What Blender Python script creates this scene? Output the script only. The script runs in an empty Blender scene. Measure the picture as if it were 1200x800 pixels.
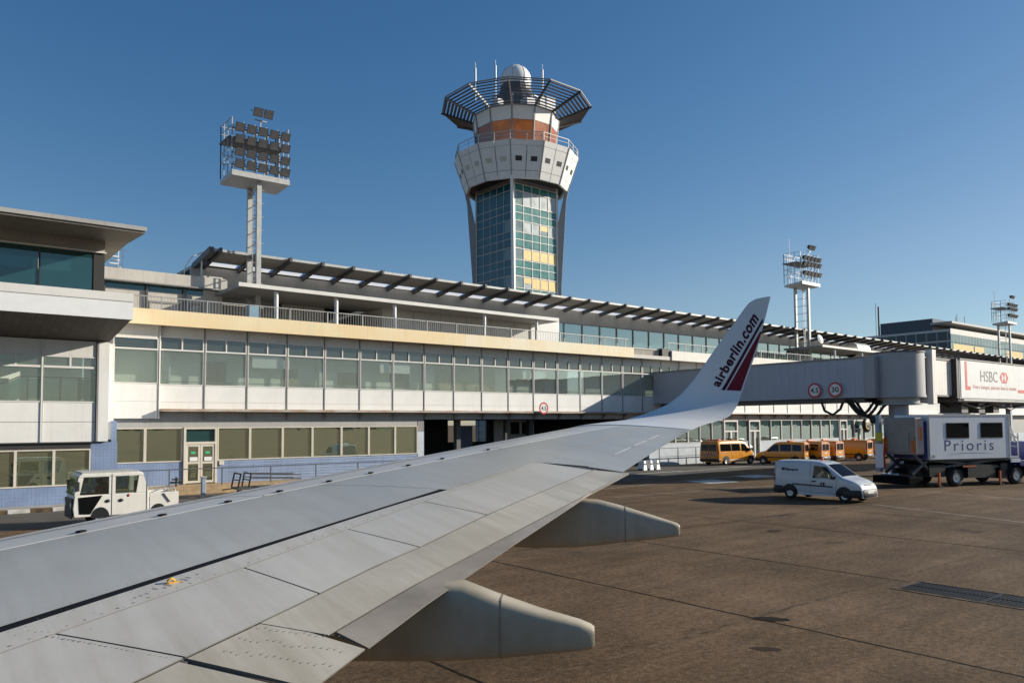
import bpy, bmesh, math, random
from mathutils import Vector, Matrix
random.seed(7)
R = math.radians
S = bpy.context.scene
COL = S.collection

# ---------------------------------------------------------------- materials
MATS = {}
def nt(name):
    m = bpy.data.materials.new(name); m.use_nodes = True
    n = m.node_tree.nodes; l = m.node_tree.links
    n.clear()
    return m, n, l

def paint(name, c, rough=.5, metal=0., var=.12, scale=1.5, stretch=(1, 1, 1), c2=None, bump=0., bscale=20., spec=.5, streak=0., coat=0., fine=0., rot=0., smear=0.):
    """plain surface with uneven tone, optional vertical grime streaks and bump"""
    if name in MATS: return MATS[name]
    m, n, l = nt(name)
    out = n.new('ShaderNodeOutputMaterial'); b = n.new('ShaderNodeBsdfPrincipled')
    l.new(b.outputs[0], out.inputs[0])
    tc = n.new('ShaderNodeTexCoord'); mp = n.new('ShaderNodeMapping')
    l.new(tc.outputs['Object'], mp.inputs[0]); mp.inputs['Scale'].default_value = stretch
    nz = n.new('ShaderNodeTexNoise'); nz.inputs['Scale'].default_value = scale; nz.inputs['Detail'].default_value = 6
    nz.inputs['Roughness'].default_value = .62
    l.new(mp.outputs[0], nz.inputs['Vector'])
    rp = n.new('ShaderNodeValToRGB')
    lo = c2 or tuple(max(0, x * (1 - var)) for x in c); hi = tuple(min(1, x * (1 + var * .6)) for x in c)
    rp.color_ramp.elements[0].position = .32; rp.color_ramp.elements[1].position = .62
    rp.color_ramp.elements[0].color = (*lo, 1); rp.color_ramp.elements[1].color = (*hi, 1)
    l.new(nz.outputs['Fac'], rp.inputs[0])
    col = rp.outputs[0]
    if streak:
        mp2 = n.new('ShaderNodeMapping'); mp2.inputs['Scale'].default_value = (5, 5, .22)
        l.new(tc.outputs['Object'], mp2.inputs[0])
        n2 = n.new('ShaderNodeTexNoise'); n2.inputs['Scale'].default_value = 1.3; n2.inputs['Detail'].default_value = 5
        l.new(mp2.outputs[0], n2.inputs['Vector'])
        mr = n.new('ShaderNodeMapRange'); mr.inputs[1].default_value = .5; mr.inputs[2].default_value = .75
        mr.inputs[3].default_value = 0; mr.inputs[4].default_value = streak
        l.new(n2.outputs['Fac'], mr.inputs[0])
        mx = n.new('ShaderNodeMixRGB'); mx.inputs[2].default_value = (c[0] * .45, c[1] * .42, c[2] * .36, 1)
        l.new(mr.outputs[0], mx.inputs[0]); l.new(col, mx.inputs[1]); col = mx.outputs[0]
    if smear:
        # grime drawn out along the air flow
        mp3 = n.new('ShaderNodeMapping'); mp3.inputs['Rotation'].default_value = (0, 0, rot); mp3.inputs['Scale'].default_value = (7, .55, 1)
        l.new(tc.outputs['Object'], mp3.inputs[0])
        n5 = n.new('ShaderNodeTexNoise'); n5.inputs['Scale'].default_value = 1.1; n5.inputs['Detail'].default_value = 7; n5.inputs['Roughness'].default_value = .65
        l.new(mp3.outputs[0], n5.inputs['Vector'])
        mr5 = n.new('ShaderNodeMapRange'); mr5.inputs[1].default_value = .42; mr5.inputs[2].default_value = .72; mr5.inputs[3].default_value = 0; mr5.inputs[4].default_value = smear
        l.new(n5.outputs['Fac'], mr5.inputs[0])
        mx5 = n.new('ShaderNodeMixRGB'); mx5.inputs[2].default_value = (c[0] * .62, c[1] * .58, c[2] * .50, 1); l.new(mr5.outputs[0], mx5.inputs[0]); l.new(col, mx5.inputs[1]); col = mx5.outputs[0]
    if fine:
        n3 = n.new('ShaderNodeTexNoise'); n3.inputs['Scale'].default_value = 60; n3.inputs['Detail'].default_value = 4
        l.new(tc.outputs['Object'], n3.inputs['Vector'])
        mx = n.new('ShaderNodeMixRGB'); mx.blend_type = 'OVERLAY'; mx.inputs[0].default_value = fine
        l.new(col, mx.inputs[1]); l.new(n3.outputs['Fac'], mx.inputs[2]); col = mx.outputs[0]
    l.new(col, b.inputs['Base Color'])
    b.inputs['Metallic'].default_value = metal
    b.inputs['Specular IOR Level'].default_value = spec
    if coat:
        b.inputs['Coat Weight'].default_value = coat; b.inputs['Coat Roughness'].default_value = .08
    mr = n.new('ShaderNodeMapRange'); mr.inputs[3].default_value = max(.02, rough - .1); mr.inputs[4].default_value = min(1, rough + .12)
    l.new(nz.outputs['Fac'], mr.inputs[0]); l.new(mr.outputs[0], b.inputs['Roughness'])
    if bump:
        n4 = n.new('ShaderNodeTexNoise'); n4.inputs['Scale'].default_value = bscale; n4.inputs['Detail'].default_value = 5
        l.new(tc.outputs['Object'], n4.inputs['Vector'])
        bp = n.new('ShaderNodeBump'); bp.inputs['Strength'].default_value = bump; bp.inputs['Distance'].default_value = .02
        l.new(n4.outputs['Fac'], bp.inputs['Height']); l.new(bp.outputs[0], b.inputs['Normal'])
    MATS[name] = m
    return m

def glass(name, tint=(.8, .9, .85), gloss=.12, rough=.01, body=None, bodyfac=.0, gtint=(1, 1, 1), graze=.5):
    """thin window glass: see-through part + mirror part (+ an opaque tinted body)"""
    if name in MATS: return MATS[name]
    m, n, l = nt(name)
    out = n.new('ShaderNodeOutputMaterial')
    t = n.new('ShaderNodeBsdfTransparent'); t.inputs[0].default_value = (*tint, 1)
    g = n.new('ShaderNodeBsdfGlossy'); g.inputs['Roughness'].default_value = rough; g.inputs['Color'].default_value = (*gtint, 1)
    src = t.outputs[0]
    if body:
        d = n.new('ShaderNodeBsdfDiffuse'); d.inputs[0].default_value = (*body, 1)
        mb = n.new('ShaderNodeMixShader'); mb.inputs[0].default_value = bodyfac
        l.new(src, mb.inputs[1]); l.new(d.outputs[0], mb.inputs[2]); src = mb.outputs[0]
    lw = n.new('ShaderNodeLayerWeight'); lw.inputs[0].default_value = .35
    mr = n.new('ShaderNodeMapRange'); mr.inputs[3].default_value = gloss; mr.inputs[4].default_value = min(1, gloss + graze)
    l.new(lw.outputs['Fresnel'], mr.inputs[0])
    mx = n.new('ShaderNodeMixShader'); l.new(mr.outputs[0], mx.inputs[0])
    l.new(src, mx.inputs[1]); l.new(g.outputs[0], mx.inputs[2]); l.new(mx.outputs[0], out.inputs[0])
    # very slight waviness of the panes
    tc = n.new('ShaderNodeTexCoord'); nz = n.new('ShaderNodeTexNoise'); nz.inputs['Scale'].default_value = .9
    l.new(tc.outputs['Object'], nz.inputs['Vector'])
    bp = n.new('ShaderNodeBump'); bp.inputs['Strength'].default_value = .06; bp.inputs['Distance'].default_value = .05
    l.new(nz.outputs['Fac'], bp.inputs['Height']); l.new(bp.outputs[0], g.inputs['Normal'])
    MATS[name] = m
    return m

def translucent(name, c):
    m, n, l = nt(name)
    out = n.new('ShaderNodeOutputMaterial'); a = n.new('ShaderNodeBsdfTranslucent'); d = n.new('ShaderNodeBsdfDiffuse')
    a.inputs[0].default_value = (*c, 1); d.inputs[0].default_value = (*c, 1)
    mx = n.new('ShaderNodeMixShader'); mx.inputs[0].default_value = .04
    l.new(a.outputs[0], mx.inputs[1]); l.new(d.outputs[0], mx.inputs[2]); l.new(mx.outputs[0], out.inputs[0])
    return m

def lines_paint(name, c, dark, axis, period, width, rough=.5, var=.12, scale=1.5, axis2=None, period2=1, width2=.02, bump=.4, streak=0.):
    """cladding or tiles: thin joints every <period> metres along an object axis"""
    m = paint(name, c, rough=rough, var=var, scale=scale, streak=streak)
    n = m.node_tree.nodes; l = m.node_tree.links
    b = [x for x in n if x.type == 'BSDF_PRINCIPLED'][0]
    src = b.inputs['Base Color'].links[0].from_socket
    tc = n.new('ShaderNodeTexCoord'); sp = n.new('ShaderNodeSeparateXYZ'); l.new(tc.outputs['Object'], sp.inputs[0])
    def line(ax, p, w):
        a = n.new('ShaderNodeMath'); a.operation = 'DIVIDE'; a.inputs[1].default_value = p; l.new(sp.outputs[ax], a.inputs[0])
        f = n.new('ShaderNodeMath'); f.operation = 'FRACT'; l.new(a.outputs[0], f.inputs[0])
        g = n.new('ShaderNodeMath'); g.operation = 'LESS_THAN'; g.inputs[1].default_value = w / p; l.new(f.outputs[0], g.inputs[0])
        return g.outputs[0]
    f = line(axis, period, width)
    if axis2 is not None:
        k = n.new('ShaderNodeMath'); k.operation = 'MAXIMUM'; l.new(f, k.inputs[0]); l.new(line(axis2, period2, width2), k.inputs[1]); f = k.outputs[0]
    mx = n.new('ShaderNodeMixRGB'); mx.inputs[2].default_value = (*dark, 1); l.new(f, mx.inputs[0]); l.new(src, mx.inputs[1])
    l.new(mx.outputs[0], b.inputs['Base Color'])
    if bump:
        bp = n.new('ShaderNodeBump'); bp.invert = True; bp.inputs['Strength'].default_value = bump; bp.inputs['Distance'].default_value = .015
        l.new(f, bp.inputs['Height']); l.new(bp.outputs[0], b.inputs['Normal'])
    return m

M = {}
M['white_panel'] = paint('white_panel', (.80, .785, .75), .45, var=.07, scale=.5, streak=.16)
M['grey_panel'] = paint('grey_panel', (.40, .39, .37), .55, var=.1, scale=.6, streak=.22)
M['beige_panel'] = paint('beige_panel', (.55, .51, .45), .55, var=.1, scale=.6, streak=.25)
M['cream'] = paint('cream', (.84, .71, .46), .6, var=.0, scale=.35, c2=(.82, .60, .32), streak=.12)
M['white_ledge'] = paint('white_ledge', (.76, .73, .66), .6, var=.1, scale=.4, streak=.2)
M['frame'] = paint('frame', (.66, .60, .50), .45, var=.08)
M['white_frame'] = paint('white_frame', (.74, .72, .68), .45, var=.06)
M['mullion'] = paint('mullion', (.26, .25, .24), .45, var=.1)
M['dark'] = paint('dark', (.035, .033, .032), .6)
M['black'] = paint('black', (.012, .012, .013), .5)
M['rubber'] = paint('rubber', (.02, .02, .021), .8)
M['concrete'] = paint('concrete', (.36, .34, .31), .85, var=.25, scale=1.2, bump=.3)
M['rust_ledge'] = paint('rust_ledge', (.52, .49, .44), .7, var=.0, scale=1.8, c2=(.30, .16, .08), stretch=(.5, 1, 4))
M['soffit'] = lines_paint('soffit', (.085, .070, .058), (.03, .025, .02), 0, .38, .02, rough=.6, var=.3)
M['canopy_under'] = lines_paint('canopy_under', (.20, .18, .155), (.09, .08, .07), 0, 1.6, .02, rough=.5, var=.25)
M['steel'] = paint('steel', (.42, .43, .43), .4, metal=.5, var=.1)
M['galv'] = paint('galv', (.46, .46, .445), .5, metal=.2, var=.12, scale=3)
M['dark_steel'] = paint('dark_steel', (.10, .10, .105), .5, metal=.3)
M['beam'] = paint('beam', (.075, .072, .072), .5)
M['roof_grey'] = paint('roof_grey', (.30, .285, .265), .6, var=.15)
M['roof_wall'] = paint('roof_wall', (.44, .42, .395), .6, var=.12, scale=.6, streak=.2)
M['roof_top'] = paint('roof_top', (.40, .39, .37), .6)
M['blue_tile'] = lines_paint('blue_tile', (.22, .29, .44), (.12, .16, .25), 0, .16, .012, rough=.35, var=.16, scale=.8, axis2=2, period2=.16, width2=.010, streak=.2)
M['pale_blue'] = paint('pale_blue', (.50, .55, .60), .5, var=.1)
M['brick'] = lines_paint('brick', (.42, .29, .16), (.28, .2, .12), 2, .2, .015, rough=.8, var=.3, scale=2.5)
M['wood'] = paint('wood', (.34, .17, .07), .5, var=.2, stretch=(6, 6, .5))
M['tan'] = paint('tan', (.42, .33, .21), .7, var=.2)
M['int_wall'] = paint('int_wall', (.86, .88, .82), .7, var=.04)
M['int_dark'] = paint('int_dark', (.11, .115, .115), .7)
M['int_floor'] = paint('int_floor', (.48, .46, .42), .5)
M['red'] = paint('red', (.55, .03, .03), .4)
M['white'] = paint('white', (.80, .80, .79), .4, var=.04)
M['ink'] = paint('ink', (.03, .03, .035), .5)
M['glass_up'] = glass('glass_up', (.93, .97, .94), .05, body=(.66, .70, .60), bodyfac=.09)
M['header'] = paint('header', (.68, .665, .63), .5, var=.06, scale=.6, streak=.15)
M['rail_grey'] = paint('rail_grey', (.36, .36, .35), .5, metal=.2)
M['cream_pale'] = paint('cream_pale', (.84, .76, .58), .6, var=.0, scale=.5, c2=(.82, .66, .40), streak=.15)
M['glass_low'] = glass('glass_low', (.22, .26, .22), .52, body=(.22, .235, .15), bodyfac=.6, gtint=(.92, 1.0, .74))
M['glass_vent'] = glass('glass_vent', (.30, .33, .31), .10, body=(.08, .09, .085), bodyfac=.5)
M['glass_teal'] = glass('glass_teal', (.22, .42, .42), .10, body=(.035, .11, .115), bodyfac=.5, gtint=(.7, .9, .9), graze=.3)
M['glass_top'] = glass('glass_top', (.35, .5, .48), .30, body=(.12, .22, .22), bodyfac=.45, gtint=(.85, .97, .95))
M['glass_car'] = glass('glass_car', (.14, .16, .16), .035, body=(.008, .01, .011), bodyfac=.5, gtint=(.75, .85, 1), graze=.16)
M['glass_clear'] = glass('glass_clear', (.55, .62, .58), .12)
M['strip'] = translucent('strip', (.99, .98, .95))

# ---------------------------------------------------------------- mesh builder
BASE = {}
class MB:
    def __init__(s): s.v = []; s.f = []; s.sm = []; s.edge = []
    def add(s, vs, fs, smooth=False):
        o = len(s.v); s.v += [tuple(p) for p in vs]
        s.f += [tuple(i + o for i in f) for f in fs]; s.sm += [smooth] * len(fs); return s
    def box(s, x0, x1, y0, y1, z0, z1):
        if x0 > x1: x0, x1 = x1, x0
        if y0 > y1: y0, y1 = y1, y0
        if z0 > z1: z0, z1 = z1, z0
        v = [(x0, y0, z0), (x1, y0, z0), (x1, y1, z0), (x0, y1, z0), (x0, y0, z1), (x1, y0, z1), (x1, y1, z1), (x0, y1, z1)]
        return s.add(v, [(0, 3, 2, 1), (4, 5, 6, 7), (0, 1, 5, 4), (1, 2, 6, 5), (2, 3, 7, 6), (3, 0, 4, 7)])
    def hexa(s, b, t):
        """8 corners: bottom ring b, top ring t"""
        n = len(b); v = list(b) + list(t)
        f = [tuple(reversed(range(n))), tuple(range(n, 2 * n))] + [(i, (i + 1) % n, n + (i + 1) % n, n + i) for i in range(n)]
        return s.add(v, f)
    def prism(s, poly, d):
        d = Vector(d); return s.hexa([Vector(p) for p in poly], [Vector(p) + d for p in poly])
    def bar(s, a, b, w, h=None, up=(0, 0, 1)):
        a = Vector(a); b = Vector(b); h = h or w; d = (b - a).normalized(); u = Vector(up)
        if abs(d.dot(u)) > .95: u = Vector((0, 1, 0))
        x = d.cross(u).normalized() * w / 2; y = x.cross(d).normalized() * h / 2
        return s.hexa([a - x - y, a + x - y, a + x + y, a - x + y], [b - x - y, b + x - y, b + x + y, b - x + y])
    def tube(s, pts, r, n=8, r2=None, cap=True):
        pts = [Vector(p) for p in pts]; rings = []
        for i, p in enumerate(pts):
            d = (pts[min(i + 1, len(pts) - 1)] - pts[max(i - 1, 0)]).normalized()
            u = Vector((0, 0, 1)) if abs(d.z) < .95 else Vector((0, 1, 0))
            x = d.cross(u).normalized(); y = x.cross(d).normalized()
            rr = r if r2 is None else r + (r2 - r) * i / (len(pts) - 1)
            rings.append([p + x * rr * math.cos(2 * math.pi * k / n) + y * rr * math.sin(2 * math.pi * k / n) for k in range(n)])
        o = len(s.v)
        vs = [q for rg in rings for q in rg]
        fs = [(i * n + k, i * n + (k + 1) % n, (i + 1) * n + (k + 1) % n, (i + 1) * n + k) for i in range(len(pts) - 1) for k in range(n)]
        s.add(vs, fs, True)
        if cap: s.add(rings[0], [tuple(reversed(range(n)))]); s.add(rings[-1], [tuple(range(n))])
        return s
    def lathe(s, prof, c=(0, 0, 0), axis='z', n=24, smooth=True, a0=0., a1=2 * math.pi):
        full = abs(a1 - a0 - 2 * math.pi) < 1e-6; k = n if full else n + 1; vs = []
        for (r, h) in prof:
            for i in range(k):
                a = a0 + (a1 - a0) * i / n; x, y = r * math.cos(a), r * math.sin(a)
                p = {'z': (x, y, h), 'y': (x, h, y), 'x': (h, x, y)}[axis]
                vs.append((p[0] + c[0], p[1] + c[1], p[2] + c[2]))
        fs = []
        for j in range(len(prof) - 1):
            for i in range(n):
                i2 = (i + 1) % k
                fs.append((j * k + i, j * k + i2, (j + 1) * k + i2, (j + 1) * k + i))
        return s.add(vs, fs, smooth)
    def grid(s, P, smooth=True, flip=False):
        nr = len(P); nc = len(P[0]); vs = [p for r in P for p in r]; fs = []
        for i in range(nr - 1):
            for j in range(nc - 1):
                q = (i * nc + j, i * nc + j + 1, (i + 1) * nc + j + 1, (i + 1) * nc + j)
                fs.append(tuple(reversed(q)) if flip else q)
        return s.add(vs, fs, smooth)
    def poly(s, pts): return s.add(pts, [tuple(range(len(pts)))])
    def build(s, name, mat, parent=None, bevel=0., fix=True, weld=False, mat2=None):
        off = BASE.get(parent.name if parent else '', Vector((0, 0, 0)))
        me = bpy.data.meshes.new(name)
        me.from_pydata([tuple(Vector(p) - off) for p in s.v], [], s.f); me.update()
        for p, k in zip(me.polygons, s.sm): p.use_smooth = k
        if fix or weld:
            b = bmesh.new(); b.from_mesh(me)
            if weld: bmesh.ops.remove_doubles(b, verts=b.verts, dist=1e-5)
            if fix: bmesh.ops.recalc_face_normals(b, faces=b.faces)
            b.to_mesh(me); b.free()
        me.materials.append(M[mat] if isinstance(mat, str) else mat)
        if mat2:
            me.materials.append(M[mat2])
            for i in s.edge: me.polygons[i].material_index = 1
        o = bpy.data.objects.new(name, me); COL.objects.link(o)
        if parent: o.parent = parent
        BASE[o.name] = off
        if bevel:
            bv = o.modifiers.new('bevel', 'BEVEL'); bv.width = bevel; bv.segments = 2; bv.limit_method = 'ANGLE'; bv.angle_limit = R(40)
        return o

def tag(o, label=None, cat=None, group=None, kind=None):
    if label: o['label'] = label
    if cat: o['category'] = cat
    if group: o['group'] = group
    if kind: o['kind'] = kind
    return o
def thing(name, label, cat, loc=(0, 0, 0), rz=0., group=None, local=False):
    o = bpy.data.objects.new(name, None); COL.objects.link(o); o.empty_display_size = .3
    o.location = loc; o.rotation_euler = (0, 0, rz)
    BASE[o.name] = Vector((0, 0, 0)) if local else Vector(loc)
    return tag(o, label, cat, group)
KIDS = {}
def dup(o, parent=None, dx=None):
    c = o.copy(); COL.objects.link(c); BASE[c.name] = BASE.get(o.name, Vector((0, 0, 0)))
    if parent is not None: c.parent = parent
    if dx is not None: c.location = o.location + Vector(dx)
    for ch in list(o.children): dup(ch, c)
    return c
def text_mesh(txt, size, bold=0., spacing=1.):
    """2-D triangles of a line of text as (verts, faces)"""
    cu = bpy.data.curves.new('t', 'FONT'); cu.body = txt; cu.size = size; cu.offset = bold; cu.space_character = spacing
    cu.resolution_u = 3
    ob = bpy.data.objects.new('t', cu); COL.objects.link(ob)
    bpy.context.view_layer.update()
    ev = ob.evaluated_get(bpy.context.evaluated_depsgraph_get()); me = ev.to_mesh()
    vs = [tuple(v.co) for v in me.vertices]; fs = [tuple(p.vertices) for p in me.polygons]
    ev.to_mesh_clear(); bpy.data.objects.remove(ob); bpy.data.curves.remove(cu)
    return vs, fs
def text_on(mb, txt, size, origin, xdir, ydir, bold=0., spacing=1., width=None, centre=False):
    vs, fs = text_mesh(txt, size, bold, spacing); o = Vector(origin); x = Vector(xdir).normalized(); y = Vector(ydir).normalized()
    w = max(v[0] for v in vs); w0 = min(v[0] for v in vs); k = 1. if not width else width / (w - w0)
    sh = -(w + w0) / 2 * k if centre else -w0 * k
    mb.add([o + x * (v[0] * k + sh) + y * v[1] for v in vs], fs)
    return mb
# ================================================================= SETTING
def ground_material():
    m, n, l = nt('apron_concrete')
    out = n.new('ShaderNodeOutputMaterial'); b = n.new('ShaderNodeBsdfPrincipled'); l.new(b.outputs[0], out.inputs[0])
    tc = n.new('ShaderNodeTexCoord')
    def noise(sc, det, st=(1, 1, 1), rough=.6):
        mp = n.new('ShaderNodeMapping'); mp.inputs['Scale'].default_value = st; l.new(tc.outputs['Object'], mp.inputs[0])
        z = n.new('ShaderNodeTexNoise'); z.inputs['Scale'].default_value = sc; z.inputs['Detail'].default_value = det; z.inputs['Roughness'].default_value = rough
        l.new(mp.outputs[0], z.inputs['Vector']); return z.outputs['Fac']
    def ramp(f, p0, c0, p1, c1):
        r = n.new('ShaderNodeValToRGB'); r.color_ramp.elements[0].position = p0; r.color_ramp.elements[1].position = p1
        r.color_ramp.elements[0].color = (*c0, 1); r.color_ramp.elements[1].color = (*c1, 1); l.new(f, r.inputs[0]); return r.outputs[0]
    def mix(f, a, bcol, mode='MIX', fac=None):
        x = n.new('ShaderNodeMixRGB'); x.blend_type = mode
        if fac is None: l.new(f, x.inputs[0])
        else: x.inputs[0].default_value = fac
        l.new(a, x.inputs[1]); l.new(bcol, x.inputs[2]) if hasattr(bcol, 'links') else x.inputs.__getitem__(2).__setattr__('default_value', (*bcol, 1)); return x.outputs[0]
    base = ramp(noise(.16, 6), .34, (.108, .068, .036), .66, (.178, .117, .068))
    # slab to slab tone
    sp = n.new('ShaderNodeSeparateXYZ'); l.new(tc.outputs['Object'], sp.inputs[0])
    ck = n.new('ShaderNodeTexVoronoi'); ck.distance = 'CHEBYCHEV'; ck.inputs['Scale'].default_value = .17; ck.inputs['Randomness'].default_value = 0
    l.new(tc.outputs['Object'], ck.inputs['Vector'])
    hs = n.new('ShaderNodeSeparateColor'); l.new(ck.outputs['Color'], hs.inputs[0])
    slab = ramp(hs.outputs[0], 0, (.43, .43, .43), 1, (.57, .57, .57))
    c = mix(None, base, slab, 'OVERLAY', .6)
    # tyre-brushed streaks, blotches, oil spots, grit
    st = ramp(noise(.9, 5, (.18, 1.6, 1)), .45, (.36, .36, .36), .62, (.58, .58, .58)); c = mix(None, c, st, 'OVERLAY', .45)
    bl = ramp(noise(1.1, 7), .35, (.30, .30, .30), .62, (.62, .62, .62)); c = mix(None, c, bl, 'OVERLAY', .38)
    oil = ramp(noise(.42, 4, (1, 1.4, 1), .5), .66, (0, 0, 0), .74, (1, 1, 1)); c = mix(oil, c, (.055, .039, .025))
    gr = ramp(noise(38, 3), .32, (.12, .12, .12), .68, (.88, .88, .88)); c = mix(None, c, gr, 'OVERLAY', .6)
    g2 = ramp(noise(9, 6, (1, 1, 1), .75), .36, (.14, .14, .14), .64, (.84, .84, .84)); c = mix(None, c, g2, 'OVERLAY', .62)
    spt = ramp(noise(26, 2), .70, (0, 0, 0), .74, (1, 1, 1)); c = mix(spt, c, (.045, .030, .020))
    l.new(c, b.inputs['Base Color'])
    rr = n.new('ShaderNodeMapRange'); rr.inputs[3].default_value = .62; rr.inputs[4].default_value = .95; l.new(noise(.6, 4), rr.inputs[0]); l.new(rr.outputs[0], b.inputs['Roughness'])
    b.inputs['Specular IOR Level'].default_value = .12
    bp = n.new('ShaderNodeBump'); bp.inputs['Strength'].default_value = .35; bp.inputs['Distance'].default_value = .012
    l.new(noise(45, 4), bp.inputs['Height']); l.new(bp.outputs[0], b.inputs['Normal'])
    return m
M['apron'] = ground_material()
M['asphalt'] = paint('asphalt', (.085, .075, .065), .85, var=.3, scale=.5, bump=.5, bscale=60, fine=.4)
M['joint'] = paint('joint', (.018, .013, .009), .95, var=.4, scale=3, spec=.1)
M['sealed_joint'] = paint('sealed_joint', (.165, .118, .078), .95, var=.0, scale=3.5, c2=(.055, .037, .023), spec=.08)
M['road_paint'] = paint('road_paint', (.62, .60, .56), .7, var=.0, scale=2.5, c2=(.34, .31, .27))
M['worn_paint'] = paint('worn_paint', (.36, .32, .27), .8, var=.0, scale=1.6, c2=(.20, .16, .125))

g = MB(); g.poly([(-2500, -2500, 0), (3500, -2500, 0), (3500, 3500, 0), (-2500, 3500, 0)])
tag(g.build('apron_ground', 'apron', fix=False), kind='structure')
def strip_line(mb, a, b, w, z, wob=.012, step=.5):
    a = Vector((*a, z)); b = Vector((*b, z)); d = (b - a); L = d.length; d.normalize(); nrm = Vector((-d.y, d.x, 0)); n = max(2, int(L / step))
    P = []
    for i in range(n + 1):
        p = a + d * L * i / n + nrm * random.uniform(-wob, wob); h = w / 2 * random.uniform(.7, 1.25)
        P.append([p - nrm * h, p + nrm * h])
    mb.grid(P, False)
M['horizon_ridge'] = paint('horizon_ridge', (.035, .042, .025), .9, var=.4, scale=.02)
m = MB(); P = []  # unseen ridge, added to block the bright horizon in window reflections
for i in range(161):
    a = R(75 + 230 * i / 160); r = 900 + 60 * math.sin(i * .7); h = 15 + 5 * math.sin(i * .9) + random.uniform(-2, 2)
    d0 = Vector((math.sin(a), math.cos(a), 0)); P.append([d0 * r + Vector((0, 0, -1)), d0 * (r + 30) + Vector((0, 0, h * .8)), d0 * (r + 90) + Vector((0, 0, h)), d0 * (r + 200) + Vector((0, 0, -1))])
m.grid(P, False); tag(m.build('added_horizon_ridge', 'horizon_ridge', fix=False), kind='structure')
j = MB()
for x in (.6, 6.6, 12.62, 18.08, 24.66, 30.6): strip_line(j, (x, -30), (x, 33), .05, .004)
for y in (-9.4, -.4, 17.6, 24.6): strip_line(j, (-30, y), (70, y), .045, .004)
tag(j.build('pavement_joints', 'joint', fix=False), kind='structure')
j = MB(); strip_line(j, (-20, 8.15), (30, 9.05), .085, .004, .03, .3); strip_line(j, (30, 9.05), (60, 9.3), .07, .004, .03, .3)
tag(j.build('sealed_pavement_joint', 'sealed_joint', fix=False), kind='structure')
j = MB()
j.poly([(-60, 30.5, .004), (30, 33.5, .004), (52, 36.5, .004), (140, 38, .004), (140, 44.9, .004), (50.7, 44.9, .004), (50.5, 59, .004), (28.3, 59, .004), (28.3, 43.3, .004), (8.3, 43.3, .004), (8.3, 40, .004), (-60, 40, .004)])
tag(j.build('service_road', 'asphalt', fix=False), kind='structure')
j = MB()
strip_line(j, (33.8, 17.2), (31.3, 9.6), .11, .004, .004); strip_line(j, (36.5, 24.5), (34.2, 18.6), .11, .004, .004); strip_line(j, (42.3, 20.6), (40.7, 12.8), .12, .004, .004)
strip_line(j, (28, 27.2), (44, 25.6), .10, .004, .004); strip_line(j, (29, 30.8), (52, 33.2), .16, .004, .004)
tag(j.build('faded_lane_lines', 'worn_paint', fix=False), kind='structure')
j = MB()
j.poly([(38.4, 29.3, .008), (40.9, 29.1, .008), (41.2, 31.4, .008), (38.7, 31.6, .008)])
j.poly([(44.4, 30.4, .008), (47.0, 30.2, .008), (47.3, 32.2, .008), (44.7, 32.5, .008)])
strip_line(j, (46, 38.1), (62, 39.6), .22, .008, .004)
strip_line(j, (36.0, 38.2), (47.0, 38.6), .35, .008, .004)
tag(j.build('painted_road_markings', 'road_paint', fix=False), kind='structure')
# dark patch repair at the joint crossing and two oil spots
def blob(mb, x, y, a, b, z, rot=0, n=22):
    mb.poly([(x + math.cos(rot) * a * math.cos(t) * k - math.sin(rot) * b * math.sin(t) * k, y + math.sin(rot) * a * math.cos(t) * k + math.cos(rot) * b * math.sin(t) * k, z)
             for t, k in [(2 * math.pi * i / n, random.uniform(.85, 1.1)) for i in range(n)]])
j = MB(); blob(j, 12.78, 8.5, .36, .16, .008, R(-50)); tag(j.build('pavement_patch', 'joint', fix=False), kind='structure')
M['stain'] = paint('stain', (.045, .031, .021), .9, var=.3, scale=3, spec=.1)
j = MB(); blob(j, 11.05, 7.45, .25, .11, .004, R(-50)); blob(j, 23.2, 15.2, .4, .2, .004, .3)
tag(j.build('oil_stains', 'stain', fix=False), kind='structure')

M['grate_black'] = paint('grate_black', (.008, .008, .009), .9, spec=.08)
# steel drain grating in the apron
t = thing('drain_grate', 'long black steel drain grating let into the brown concrete apron', 'drain', (17.4, 6.8, 0))
gx0, gx1 = 17.18, 18.28
f = MB(); f.box(gx0 - .12, gx1 + .12, 3.2, 3.3, 0, .012); f.box(gx0 - .12, gx1 + .12, 8.28, 8.38, 0, .012)
f.box(gx0 - .12, gx0, 3.3, 8.28, 0, .012); f.box(gx1, gx1 + .12, 3.3, 8.28, 0, .012); f.build('frame', 'sealed_joint', t)
f = MB(); f.box(gx0, gx1, 3.3, 8.28, .003, .006); f.build('sump', 'black', t)
for k in range(3):
    f = MB(); y0 = 3.34 + k * 1.66
    for i in range(20): f.box(gx0 + .02, gx1 - .02, y0 + i * .08, y0 + i * .08 + .022, .006, .014)
    f.box(gx0, gx0 + .04, y0, y0 + 1.58, .007, .013); f.box(gx1 - .04, gx1, y0, y0 + 1.58, .007, .013); f.box((gx0 + gx1) / 2 - .02, (gx0 + gx1) / 2 + .02, y0, y0 + 1.58, .007, .0125)
    f.build('grating', 'grate_black', t)

# ================================================================= TERMINAL
T = thing('terminal_building', 'long white panelled terminal with glazed upper storey, cream ledge and slatted roof edge', 'building', (40, 45, 0))
XE = 190.
def bx(name, mat, *b, parent=None):
    m = MB()
    for q in b: m.box(*q)
    return m.build(name, mat, parent or T)
X0, BAY, NB = 11.41, 2.403, 34
XN = X0 + BAY * NB
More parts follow.
